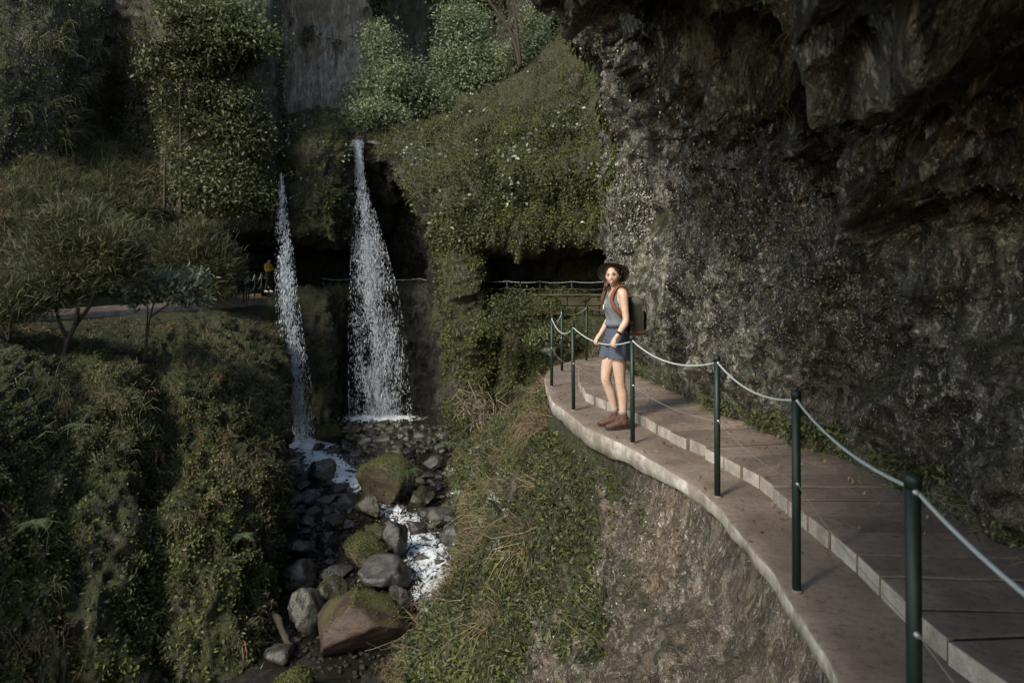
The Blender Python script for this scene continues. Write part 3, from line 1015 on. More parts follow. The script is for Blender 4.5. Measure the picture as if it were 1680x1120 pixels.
# back cliff: block, slope, arch
def back_mask(p, n):
    x, y = px_of(p)
    k = (n[:, 2] > -.35) * 1.0
    k *= np.where((y > 402) & (y < 484) & (p[:, 1] > 30.6), .0, 1)
    k *= np.where((x > 585) & (x < 735) & (y > 255) & (p[:, 1] > 34), .03, 1)
    k *= np.where((y > 484) & (x < 735) & (p[:, 1] > 33), .06, 1)
    k *= np.where((x > 722) & (x < 800) & (y > 400), .9, 1)
    k *= np.where((x > 820) & (x < 950) & (y > 70) & (y < 175), .25, 1)
    return k


p, n = sample(S_back, 82000, m_noise(.6, -.5, .0, 231, back_mask), 12)
stuff('moss', leaves(p, n, .088, .75, .3, .6, 1, 12, lift=.05), M['leaf_moss'], 'bright moss over the block and slope around the falls', 'moss')
p, n = sample(S_back, 42000, m_noise(.8, .05, .3, 233, lambda p, n: back_mask(p, n) * (px_of(p)[1] < 410) * np.where(px_of(p)[0] < 590, .12, 1)), 13)
stuff('creeper', leaves(p, n, .095, .6, .7, .8, .8, 13, lift=.08), M['leaf_dark'], 'small leaved creepers on the mossy slope above the right gallery', 'creeper')
p, n = sample(S_back, 1900, m_noise(.9, .1, .4, 234, lambda p, n: back_mask(p, n) * (px_of(p)[1] < 400)), 14)
stuff('pale_foliage', leaves(p, n, .14, .7, .4, .9, .7, 14, lift=.2), M['leaf_silver'], 'scattered pale leaves on the mossy slope', 'foliage')
p, n = sample(S_back, 260, m_noise(.8, -.1, .4, 236, lambda p, n: back_mask(p, n) * (px_of(p)[1] < 330)), 15)
stuff('grass', tufts(p, n, 22, .5, .08, width=.018, bend=1.2, out=.6, up=.4, rnd=.5, seed=15), M['grass'], 'grass tufts on the mossy slope above the right gallery', 'grass')

# valley floor and rear cliffs
p, n = sample(S_val, 46000, m_noise(.4, -.4, .1, 241), 16)
stuff('ground_cover', leaves(p, n, .26, .5, .2, .8, 1, 16, lift=.5), M['leaf_mid'], 'low plants filling the valley above the falls', 'ground cover')
p, n = sample(S_up, 30000, m_noise(.3, .0, .25, 243, lambda p, n: (px_of(p)[0] > 600) * (px_of(p)[1] > -150)), 17)
stuff('creeper', leaves(p, n, .32, .5, .6, .8, .9, 17, lift=.4), M['leaf_dark'], 'creepers on the dark cliff behind the valley', 'creeper')
p, n = sample(S_up, 7000, m_noise(.3, .05, .25, 246, lambda p, n: (px_of(p)[0] < 620) * (px_of(p)[1] > -80)), 33)
stuff('creeper', leaves(p, n, .26, .5, .6, .8, .9, 33, lift=.3), M['leaf_mid'], 'plants clinging to the streaked rock face', 'creeper')
p, n = sample(S_up, 10000, lambda p, n: (px_of(p)[0] < 625) * (px_of(p)[1] > -60) * 1.0, 18)
stuff('hanging_roots', blades(p, n, .5, .026, .9, .22, -1.0, .22, 18), M['pale_root'], 'pale roots and dry stems hanging down the streaked rock face', 'roots')

# right bank
def veg(p, n):
    v = p[:, 1] - .15 * p[:, 2] + fbm(p * 1.3, 4, 87) * 2.4
    return np.clip((v - 6.5) / 1.6, 0, 1)


def above_bed(p, n):
    return (p[:, 2] > zbed(p[:, 1]) - .1) * ((p[:, 2] < -.34) | (p[:, 1] > 14.5)) * 1.0


p, n = sample(S_right, 48000, lambda p, n: veg(p, n) * above_bed(p, n) * np.clip((fbm(p * .9, 4, 251) + .45) * 2, .05, 1), 19)
stuff('moss', leaves(p, n, .085, .6, .2, .6, 1, 19, lift=.05), M['leaf_moss'], 'moss and small plants on the bank below the walkway bend', 'moss')
p, n = sample(S_right, 30000, lambda p, n: veg(p, n) * above_bed(p, n) * np.clip((fbm(p * 1.1, 4, 253) - .05) * 5, 0, 1), 20)
stuff('ground_cover', leaves(p, n, .085, .4, .4, .9, .9, 20, lift=.16), M['leaf_mid'], 'leafy plants tumbling down the bank towards the stream', 'ground cover')
p, n = sample(S_right, 34000, lambda p, n: veg(p, n) * above_bed(p, n) * np.clip((fbm(p * 1.4, 4, 258) + .05) * 5, 0, 1), 32)
stuff('creeper', leaves(p, n, .075, .45, .5, .9, .9, 32, lift=.18), M['leaf_dark'], 'dark trailing leaves on the bank above the rapids', 'creeper')
p, n = sample(S_right, 620, lambda p, n: veg(p, n) * above_bed(p, n) * np.clip((fbm(p * .8, 4, 255) + .1) * 4, 0, 1), 21)
stuff('grass', tufts(p, n, 20, .34, .06, width=.008, bend=1.1, out=.8, up=.5, rnd=.5, seed=21), M['grass'], 'grass hanging over the bank below the walkway bend', 'grass')
p, n = sample(S_right, 330, lambda p, n: np.clip(veg(p, n) - .1, 0, 1) * above_bed(p, n) * np.clip((fbm(p * .9, 4, 257) - .02) * 5, 0, 1), 22)
stuff('dry_grass', tufts(p, n, 30, .5, .08, width=.008, bend=1.0, out=.8, up=.0, rnd=.6, seed=22), M['dry'], 'dead stems and dry grass on the bank above the stream', 'dry grass')
p, n = sample(S_right, 9000, lambda p, n: (1 - veg(p, n)) * (p[:, 1] > 1.5) * np.clip((fbm(p * 2.2, 4, 259) + .02) * 5, 0, 1), 23)
stuff('rubble', scaled(p, leaves(p, n, .055, .8, .2, .15, 1.2, 23, fold=.35), 10), M['chip'], 'pale chips of tuff lying on the bare bank', 'rubble')
p, n = sample(S_right, 7000, lambda p, n: (1 - veg(p, n)) * (p[:, 1] > 1.5) * np.clip((fbm(p * 1.3, 4, 261) - .08) * 6, 0, 1), 24)
stuff('moss', scaled(p, leaves(p, n, .06, .5, .3, .7, 1, 24, lift=.04), 10), M['leaf_moss'], 'sparse moss and seedlings on the bare bank', 'moss')

# right rock wall: flakes, small liverworts and a fringe of plants at its foot
vis = lambda p, n: (p[:, 1] > 2.5) * (p[:, 1] < 15) * (p[:, 2] < 7.2) * 1.0
def flake_mask(p, n):
    q = p.copy()
    q[:, 1] = p[:, 1] + p[:, 2] * .55
    v = fbm(sc3(q, 1.2, 1.2, .45), 4, 271)
    return vis(p, n) * np.clip((v + .12) * 3.5, .03, 1) * np.clip(1.3 - p[:, 2] / 9, .2, 1) * np.clip((1.2 + p[:, 1] * .36 - p[:, 2]) / 1.2, .02, 1)


p, n = sample(S_wall, 34000, flake_mask, 25)  # pale flakes stand in for glints on wet rock, few under the overhang
dist = np.clip(p[:, 1] / 9, .45, 1.2)
V, F = leaves(p, n, .028, .75, .9, .35, .8, 25, fold=.3, var=.75)
c0 = np.repeat(p, 4, 0)
V = c0 + (V - c0) * np.repeat(dist, 4)[:, None]
stuff('rock_flakes', (V, F), M['chip'], 'small grey flakes on the overhanging rock wall, the pale ones imitating wet glints', 'rock flakes')
p, n = sample(S_wall, 15000, lambda p, n: vis(p, n) * np.clip((fbm(p * 1.1, 4, 273) - .05) * 4, 0, 1) * (n[:, 2] > -.5), 26)
stuff('moss', scaled(p, leaves(p, n, .06, .7, .7, .5, .9, 26), 10), M['leaf_moss'], 'dull green moss patches on the overhanging rock wall', 'moss')
p, n = sample(S_wall, 6000, lambda p, n: vis(p, n) * (p[:, 2] < .35) * (p[:, 1] > 3.4) * np.clip((fbm(p * 1.6, 3, 275) + .1) * 4, 0, 1), 27)
stuff('ground_cover', leaves(p, n, .04, .45, .0, .8, 1, 27, lift=.05), M['leaf_mid'], 'small plants along the foot of the rock wall', 'ground cover')
p, n = sample(S_wall, 130, lambda p, n: vis(p, n) * (p[:, 2] < .3) * (p[:, 1] > 3.4), 28)
stuff('grass', tufts(p, n, 16, .2, .03, width=.006, bend=1.0, out=.7, up=.6, rnd=.5, seed=28), M['grass'], 'grass growing where the walkway meets the rock wall', 'grass')
# green curtain on the wall's outer edge
p, n = sample(S_wall, 14000, lambda p, n: (p[:, 1] > 12.6) * (p[:, 1] < 16) * (p[:, 2] > 1.8) * (p[:, 2] < 6.6) * np.clip((fbm(sc3(p, 1.2, 1.2, .35), 4, 277) + .1) * 4, 0, 1), 29)
stuff('creeper', leaves(p, n, .12, .45, 1.0, .5, .6, 29, lift=.1), M['leaf_moss'], 'curtain of hanging moss on the outer edge of the rock wall', 'creeper')
p, n = sample(S_wall, 5000, lambda p, n: (p[:, 1] > 2.5) * (p[:, 1] < 12) * (p[:, 2] > 2.2) * (p[:, 2] < 5.5) * np.clip((fbm(p * .8, 4, 279) - .1) * 5, 0, 1), 30)
stuff('hanging_roots', blades(p, n, .11, .005, .9, .5, -.8, .4, 30), M['root'], 'short brown roots hanging from the dark overhang', 'roots')
# leaf litter on the walkway
q = []
for _ in range(700):
    y = rng.uniform(4, 12.5)
    e = edge_x(y)
    x = e + rng.uniform(.03, 1.6) ** 1.0
    q.append((x, y, .108 if x > np.interp(y, INNER[:14, 1], INNER[:14, 0]) + .03 else .004))
q = np.array(q)
stuff('leaf_litter', leaves(q, np.tile([0, 0, 1.0], (len(q), 1)), .035, .5, -.1, .05, 1.0, 31, fold=.1), M['dry'], 'dry leaf scraps littering the concrete walkway', 'leaf litter')

# ------------------------------------------------------------------ stream boulders
def wet(name, a, b, c, rough=.28, moss=0.0, mosscol=(.045, .05, .012), sc=1.0, spec=.5):
    t = NT(name)
    p = t.n('TexCoord', 3)
    oi = t.n('ObjectInfo', 5)
    sh = t.n('VectorMath', 0, {'operation': 'ADD'}, i0=p, i1=t.n('CombineXYZ', 0, None, i0=t.math('MULTIPLY', oi, 40), i1=oi, i2=oi))
    n1 = t.noise(sh, 2.2 * sc, 5, .65, .5)
    n2 = t.noise(sh, 14 * sc, 4, .7)
    col = t.ramp(n1, [(.33, a), (.5, b), (.68, c)])
    col = t.mix(1.0, col, t.ramp(oi, [(0, .6), (1, 1.3)]), 'MULTIPLY')
    rough_s = t.math('ADD', t.math('MULTIPLY', n2, .3), rough - .15)
    if moss:
        sep = t.n('SeparateXYZ', 2, None, i0=t.n('NewGeometry', 1))
        mk = t.ramp(t.math('ADD', t.math('MULTIPLY', sep, .55), t.math('ADD', n1, moss - 1.0)), [(.42, 0.0), (.58, 1.0)])
        mc = t.ramp(t.noise(sh, 30, 4, .7), [(.3, tuple(x * .4 for x in mosscol)), (.7, tuple(x * 1.5 for x in mosscol))])
        col = t.mix(mk, col, mc)
        rough_s = t.mix(mk, rough_s, (.85, .85, .85))
    return t.done(t.pbr(col, rough_s, t.bump(t.math('ADD', n1, t.math('MULTIPLY', n2, .5)), .6, .07), spec))


M['wet'] = wet('wet dark stone', (.010, .010, .010), (.028, .026, .023), (.062, .057, .05), .24, spec=.6)
M['wet_olive'] = wet('wet olive stone', (.012, .011, .007), (.032, .029, .018), (.06, .053, .034), .3, .45, (.03, .032, .010))
M['pebble'] = wet('damp pebbles', (.012, .011, .010), (.032, .029, .024), (.062, .056, .047), .7, spec=.15)
M['mossy'] = wet('mossy boulder', (.02, .015, .009), (.045, .034, .021), (.07, .056, .035), .6, .8, (.036, .037, .010))
M['red'] = wet('red brown boulder', (.036, .023, .018), (.066, .041, .033), (.105, .07, .057), .62, .55, (.045, .045, .015), spec=.3)
M['greyrock'] = wet('grey boulder', (.016, .015, .014), (.036, .034, .031), (.068, .064, .058), .34, .3)


def rock_mesh(name, seed, sub=2, facets=5, rough=.16, stretch=(1, .9, .7)):
    r = np.random.default_rng(seed)
    bm = bmesh.new()
    bmesh.ops.create_icosphere(bm, subdivisions=sub, radius=1)
    V = np.array([v.co[:] for v in bm.verts])
    F = np.array([[v.index for v in f.verts] for f in bm.faces])
    bm.free()
    for _ in range(facets):
        d = nrm(r.normal(size=3))
        lim = r.uniform(.42, .8)
        h = V @ d
        V = V - np.outer(np.clip(h - lim, 0, None) * .92, d)
    V = V * (1 + fbm(V * 1.1 + seed * 7.7, 3, seed)[:, None] * rough * 1.6 + fbm(V * 4 + seed, 4, seed + 3, .6)[:, None] * rough * .6)
    V = V * np.array(stretch)
    return mesh_arr(name, V, F)


def boulder(name, px0, px1, py0, py1, mat, label, seed, stretch=(1, .9, .7), facets=9, rough=.16, rz=0, group=None, sub=4, tilt=(0, 0)):
    d = float(dbed(py1)) - .05
    w = (px1 - px0) / 1200 * d
    h = (py1 - py0) / 1200 * d
    me = rock_mesh('boulder', seed, sub, facets, rough, (1, 1, 1))
    o = link('boulder', me, mat)
    ext = np.array([v.co[:] for v in me.vertices])
    sx = w / (ext[:, 0].max() - ext[:, 0].min())
    sz = h / (ext[:, 2].max() - ext[:, 2].min())
    o.scale = (sx, sx * stretch[1], sz * 1.05)
    cx = (px0 + px1) / 2
    X, Y, Z = U(cx, (py0 + py1) / 2, d)
    o.location = (X, Y, Z - .03)
    o.rotation_euler = (tilt[0], tilt[1], rz)
    tag(o, label, 'boulder', group)
    return o


MB = [boulder('b', 590, 685, 748, 824, M['mossy'], 'large rounded boulder under thick moss with a fern beside it', 5, rough=.16, facets=3)]
big = rock_mesh('boulder', 77, 5, 0, .10, (1, 1, 1))
V = np.array([v.co[:] for v in big.vertices])
rr2 = np.random.default_rng(12)
for d, lim in (((-.75, -.2, .62), .45), ((.62, -.25, .72), .40), ((.85, .2, .35), .6), ((-.05, -.92, .25), .55), ((-.95, -.3, 0), .7), ((0.3, -.6, -.5), .55), ((0, .8, .6), .5)):
    d = nrm(np.array(d))
    h = V @ d
    V = V - np.outer(np.clip(h - lim, 0, None) * .93, d)
V += nrm(V) * (fbm(V * 2, 4, 5) * .08 + fbm(V * 9, 4, 6, .6) * .025)[:, None]
V[:, 2] += .18
big.vertices.foreach_set('co', V.astype(np.float32).ravel())
big.update()
o = link('boulder', big, M['red'])
d = float(dbed(1066))
e = V.max(0) - V.min(0)
w = 160 / 1200 * d
o.scale = (w / e[0], w / e[0] * .8, 100 / 1200 * d / e[2] * 1.05)
c = (V.max(0) + V.min(0)) / 2
X, Y, Z = U(593, 1019, d)
o.location = (X - c[0] * o.scale[0], Y, Z - c[2] * o.scale[2])
tag(o, 'huge angular reddish brown boulder at the foot of the picture', 'boulder')
RED = o.name
BIG = [
    (562, 636, 878, 928, M['mossy'], 'elongated boulder with green moss along its top lying midstream', 8, 4),
    (586, 674, 916, 966, M['greyrock'], 'flat grey boulder with pale ridges behind the red boulder', 9, 5),
    (468, 530, 964, 1040, M['wet'], 'round grey boulder left of the red boulder', 64, 2),
    (526, 576, 948, 1008, M['wet_olive'], 'upright olive boulder touching the red boulder from behind', 14, 6),
    (634, 677, 956, 1006, M['greyrock'], 'smooth grey green boulder right of the red boulder', 15, 3),
    (468, 524, 922, 962, M['wet'], 'glossy black boulder by the left bank', 17, 5),
    (506, 552, 752, 788, M['wet'], 'dark wet boulder in the white water below the left fall', 19, 5),
    (518, 562, 698, 728, M['mossy'], 'mossy boulder at the foot of the left fall', 21, 3),
    (584, 628, 812, 852, M['wet_olive'], 'shiny olive boulder below the big mossy one', 23, 5),
    (628, 672, 862, 918, M['wet'], 'dark angular boulder on the edge of the rapids', 25, 6),
    (592, 640, 858, 892, M['wet_olive'], 'brown wet boulder behind the elongated mossy one', 27, 5),
    (664, 700, 850, 880, M['wet'], 'dark boulder splashed by the rapids', 29, 5),
    (470, 520, 880, 918, M['wet'], 'broad black boulder under the left bank', 31, 5),
    (672, 712, 800, 832, M['wet_olive'], 'brown boulder right of the big mossy one', 33, 4),
    (690, 726, 746, 772, M['greyrock'], 'light grey boulder beside the fern', 35, 4),
    (452, 520, 1096, 1150, M['mossy'], 'tan mossy boulder cut by the bottom edge', 37, 4),
    (520, 560, 868, 900, M['wet'], 'black slab of rock between the bank and the elongated mossy boulder', 38, 6),
]
for a, b, c, d_, m, lab, sd, fc in BIG:
    MB.append(boulder('b', a, b, c, d_, m, lab, sd, facets=fc + 2, rough=.17, sub=4, rz=0))

def moss_on(o, n, seed, thr=.25, size=.05):
    me = o.data
    V, N, Fq = np.array([v.co[:] for v in me.vertices]), np.array([v.normal[:] for v in me.vertices]), None
    r = np.random.default_rng(seed)
    s = np.array(o.scale)
    k = r.integers(0, len(V), n * 5)
    keep = (N[k, 2] + .5 * fbm(V[k] * 2.2, 3, seed) > thr)
    k = k[keep][:n]
    p = V[k] + r.normal(size=(len(k), 3)) * .03
    q, nn = p * s, nrm(N[k] / s)
    LV, LF = leaves(q, nn, size, .7, .1, .6, 1.0, seed)
    c = link('moss', mesh_arr('moss', LV / s, LF, False), M['leaf_moss'], o)
    c['kind'] = 'stuff'


for i_, o in enumerate(MB):
    if o.data.materials[0] is M['mossy']:
        moss_on(o, 5600, 900 + i_, .12, .034)
    elif o.data.materials[0] is M['wet_olive']:
        moss_on(o, 700, 900 + i_, .6, .028)
moss_on(bpy.data.objects[RED], 1300, 950, .66, .03)
protos = [rock_mesh('boulder', 100 + i, 3, 7 + i % 5, .13, (1, .75 + .05 * (i % 5), .62 + .06 * (i % 4))) for i in range(12)]
r3 = random.Random(21)
occ = []
for a, b, c, d_, *_ in BIG + [(590, 685, 748, 824), (513, 672, 974, 1066)]:
    occ.append(((a + b) / 2, (c + d_) / 2, (b - a) / 2, (d_ - c) / 2))
LAND = [(638, 800, 'the big mossy boulder'), (595, 1030, 'the red boulder'), (600, 908, 'the elongated mossy boulder'), (630, 945, 'the flat ridged grey boulder'),
        (500, 1005, 'the round grey boulder'), (530, 772, 'the boulder in the white water'), (540, 715, 'the mossy stone under the left fall'),
        (650, 892, 'the dark angular boulder at the rapids'), (606, 835, 'the shiny olive boulder'), (495, 945, 'the black boulder by the left bank'),
        (630, 690, 'the pool of the right fall'), (710, 760, 'the pale boulder beside the fern'), (475, 830, 'the left bank edge'), (560, 830, 'the middle of the stony bed'), (720, 930, 'the white rapids')]
placed = 0
tries = 0
left_x = lambda y: np.interp(y, [15, 20, 25, 31, 36], [-4.7, -6.3, -7.9, -9.9, -11.4])
right_x = lambda y: np.interp(y, [15, 16, 19.5, 22, 25, 30, 36], [-2.2, -2.2, -1.2, -1.5, -1.9, -2.2, -1.9])
small_pts = []
cob = []
while placed < 290 and tries < 12000:
    tries += 1
    y = 15.2 + 19.0 * r3.random() ** .9
    x = r3.uniform(left_x(y), right_x(y))
    sz = r3.choice([.24, .28, .33, .38, .44, .5, .58]) * (1.0 if y < 28 else .7)
    px = 840 + x / y * 1200
    py = 448 + (CAMZ - float(zbed(y)) - sz * .3) / y * 1200
    rp = sz / y * 1200
    if any(abs(px - cx) < wx + rp * .5 and abs(py - cy) < wy + rp * .35 for cx, cy, wx, wy in occ):
        continue
    if any((x - a) ** 2 + (y - b) ** 2 < ((sz + c) * .55) ** 2 for a, b, c in cob):
        continue
    if y < 16.3 and px > 470 and px < 700 and sz > .2:
        continue
    # keep the rapids open
    rx = np.interp(y, [16.5, 19.3, 21, 23, 25, 27, 29, 31], [-1.9, -2.0, -2.45, -3.26, -4.5, -6.2, -7.5, -9.0])
    if abs(x - rx) < .65 and sz > .25:
        continue
    cob.append((x, y, sz))
    o = link('boulder', r3.choice(protos), None)
    if len(o.data.materials) == 0:
        o.data.materials.append(M['wet'])
    m = r3.choices([M['wet'], M['wet_olive'], M['greyrock']], [6, 2, 1])[0]
    o.material_slots[0].link = 'OBJECT'
    o.material_slots[0].material = m
    o.location = (x, y, float(zbed(y)) + sz * .22)
    o.scale = (sz * r3.uniform(.9, 1.3), sz, sz * r3.uniform(.8, 1.05))
    o.rotation_euler = (r3.uniform(-.25, .25), r3.uniform(-.25, .25), r3.uniform(0, 6.28))
    tone, grp = {'wet stream rock': 0}, ''
    if m is M['wet']:
        tone, grp = 'glossy black', 'dark cobbles in the stream bed'
    elif m is M['wet_olive']:
        tone, grp = 'olive brown', 'olive cobbles in the stream bed'
    else:
        tone, grp = 'grey', 'grey cobbles in the stream bed'
    size = 'small' if sz < .27 else ('large' if sz > .42 else 'medium')
    lx, ly, ln_ = min(LAND, key=lambda q: (q[0] - px) ** 2 + 2.2 * (q[1] - py) ** 2)
    where = ('right of' if px > lx else 'left of') if abs(px - lx) > abs(py - ly) else ('in front of' if py > ly else 'behind')
    tag(o, f'{size} {tone} wet rock {where} {ln_}', 'rock', grp)
    placed += 1

# pebbles
pv = rock_mesh('pebble', 400, 1, 7, .2, (1, .8, .6))
PV = np.array([v.co[:] for v in pv.vertices])
PF = np.array([p_.vertices[:] for p_ in pv.polygons])
bpy.data.meshes.remove(pv)
N = 3200
y = 15 + 19.4 * rng.random(N) ** .8
x = left_x(y) + (right_x(y) - left_x(y)) * rng.random(N)
sz = rng.uniform(.04, .12, N)
ang = rng.random(N) * 6.28
c, s_ = np.cos(ang), np.sin(ang)
V = PV[None] * sz[:, None, None] * rng.uniform(.8, 1.2, (N, 1, 3))
V = np.stack([V[..., 0] * c[:, None] - V[..., 1] * s_[:, None], V[..., 0] * s_[:, None] + V[..., 1] * c[:, None], V[..., 2]], -1)
V += np.stack([x, y, zbed(y) + sz * .4 + .06 * rng.random(N)], -1)[:, None, :]
F = (PF[None] + (np.arange(N) * len(PV))[:, None, None]).reshape(-1, 3)
o = link('pebbles', mesh_arr('pebbles', V.reshape(-1, 3), F, False), M['pebble'])
tag(o, 'small wet pebbles filling the stream bed between the boulders', 'pebbles', None, 'stuff')

# driftwood log by the left bank
V, F = tube_mesh(resample(np.array([U(447, 1004, 16.9), U(456, 1022, 16.6), U(462, 1034, 16.45), U(473, 1052, 16.2), U(477, 1066, 16.05), U(488, 1086, 15.9)]), .06), .075, 10)
V += nrm(rng.normal(size=V.shape)) * .010 + (fbm(V * 3, 3, 8) * .05)[:, None]
o = link('log', mesh_arr('log', V, F), M['bark'])
tag(o, 'weathered log lying between the left bank and the round grey boulder', 'log')

# stones on the lip of the right fall
for a, b, c_, d_, dd, m, lab, sd in [(576, 604, 224, 240, 36.4, M['red'], 'brown stone on the lip of the right fall', 41), (598, 632, 230, 246, 36.2, M['greyrock'], 'pale flat stone just right of the right fall lip', 43),
                                     (500, 528, 196, 212, 36.1, M['red'], 'reddish stone perched on the mossy block between the falls', 45)]:
    o = link('boulder', rock_mesh('boulder', sd, 3, 5, .15), m)
    X, Y, Z = U((a + b) / 2, (c_ + d_) / 2, dd)
    o.location = (X, Y, Z)
    w = (b - a) / 1200 * dd / 2
    o.scale = (w, w, (d_ - c_) / 1200 * dd / 1.3)
    tag(o, lab, 'rock')
# rocks on the bank near the gallery
for a, b, c_, d_, dd, m, lab, sd in [(886, 930, 567, 588, 24.0, M['greyrock'], 'flat grey rock on the green bank behind the rail posts', 47), (700, 728, 1026, 1046, 14.2, M['greyrock'], 'pale stone half hidden in plants at the foot of the bank', 49)]:
    o = link('boulder', rock_mesh('boulder', sd, 3, 5, .15), m)
    o.location = U((a + b) / 2, (c_ + d_) / 2, dd)
    w = (b - a) / 1200 * dd / 2
    o.scale = (w, w, (d_ - c_) / 1200 * dd / 1.2)
    tag(o, lab, 'rock')

# ------------------------------------------------------------------ water
t = NT('stream water')
p = t.pos()
fo = t.n('Attribute', 2, {'attribute_name': 'foam'})
nz = t.noise(t.pos((1, .5, 1)), 5.5, 7, .75, 1.2)
fm = t.ramp(t.math('ADD', fo, t.math('MULTIPLY', t.math('SUBTRACT', nz, .5), 3.3)), [(.50, 0.0), (.66, 1.0)])
wb = t.bump(t.noise(p, 9, 4, .6), .35, .05)
water = t.pbr((.012, .011, .008), .06, wb, .6)
foam = t.pbr((.50, .53, .57), .6, t.bump(nz, .8, .06), .3)
M['water'] = t.done(t.n('MixShader', 0, None, i0=fm, i1=water, i2=foam))


def water_sheet(name, x0f, x1f, ys, zoff, foamf, nx, ny, label):
    yy = np.linspace(ys[0], ys[1], ny)
    G = np.array([[(x, y, float(zbed(y)) + zoff) for x in np.linspace(x0f(y), x1f(y), nx)] for y in yy])
    Pp = G.reshape(-1, 3)
    f = foamf(Pp)
    Pp[:, 2] += fbm(sc3(Pp, 1.5, 1, 1), 3, 301) * .06 + f * (.12 + .14 * fbm(sc3(Pp, 4, 3, 1), 3, 303))
    me = mesh_arr(name, Pp, grid_faces(ny, nx)[:, ::-1])
    set_attr(me, 'foam', f)
    o = link(name, me, M['water'])
    tag(o, label, 'water', None, 'structure')


def gauss(x, c, w):
    return np.exp(-((x - c) / w) ** 2)


def rapids(Pp):
    x, y = Pp[:, 0], Pp[:, 1]
    rx = np.interp(y, [16.5, 19.3, 21, 23, 25, 27, 29, 31], [-1.9, -2.0, -2.45, -3.26, -4.5, -6.2, -7.5, -9.0])
    w = np.interp(y, [16, 18.5, 20, 23, 25, 27, 29, 31, 33], [.1, .8, .9, .85, .55, 1.15, 1.25, 1.0, .5])
    amt = np.interp(y, [17.4, 18.4, 21, 23.5, 24.5, 26, 27, 30.5, 31.6], [0, .74, .72, .66, .5, .62, .92, .85, .1])
    f = gauss(x, rx, w) * amt
    f = np.maximum(f, gauss(x, -8.9, 1.5) * gauss(y, 31.0, 1.0) * 1.15)          # foot of the left fall
    f = np.maximum(f, gauss(x, -8.6, 1.6) * gauss(y, 29.0, .35) * .55)
    f = np.maximum(f, gauss(x, -6.35, 1.9) * gauss(y, 35.4, .7) * 1.1)          # foot of the right fall
    return f


water_sheet('stream_water', lambda y: left_x(y) - 1.2, lambda y: right_x(y) + 1.0, (13.5, 38), .06, rapids, 110, 320, 'dark stream with white rapids running between the boulders')

t = NT('falling water')
r = t.n('NewGeometry', 8)
c = t.ramp(r, [(0, (.38, .43, .52)), (.5, (.58, .62, .70)), (1, (.82, .85, .90))])
a = t.pbr(c, .35, None, .5)
b = t.n('BsdfTranslucent', 0, None, Color=c)
M['drops'] = t.done(t.n('MixShader', 0, None, i0=.4, i1=a, i2=b))
t = NT('falling water veil')
p = t.pos((1, 1, .09))
nz = t.noise(p, 8.5, 6, .75, .3)
nz2 = t.noise(t.pos((1, 1, .28)), 19, 4, .7)
dn = t.n('Attribute', 2, {'attribute_name': 'density'})
al = t.ramp(t.math('ADD', t.math('ADD', t.math('MULTIPLY', nz, .8), t.math('MULTIPLY', nz2, .7)), t.math('SUBTRACT', dn, 1.0)), [(.22, 0.0), (.55, 1.0)])
a = t.pbr((.80, .83, .88), .4, None, .4)
b = t.n('BsdfTranslucent', 0, None, Color=(.8, .83, .88, 1))
w = t.n('MixShader', 0, None, i0=.4, i1=a, i2=b)
M['veil'] = t.done(t.n('MixShader', 0, None, i0=al, i1=t.n('BsdfTransparent'), i2=w))


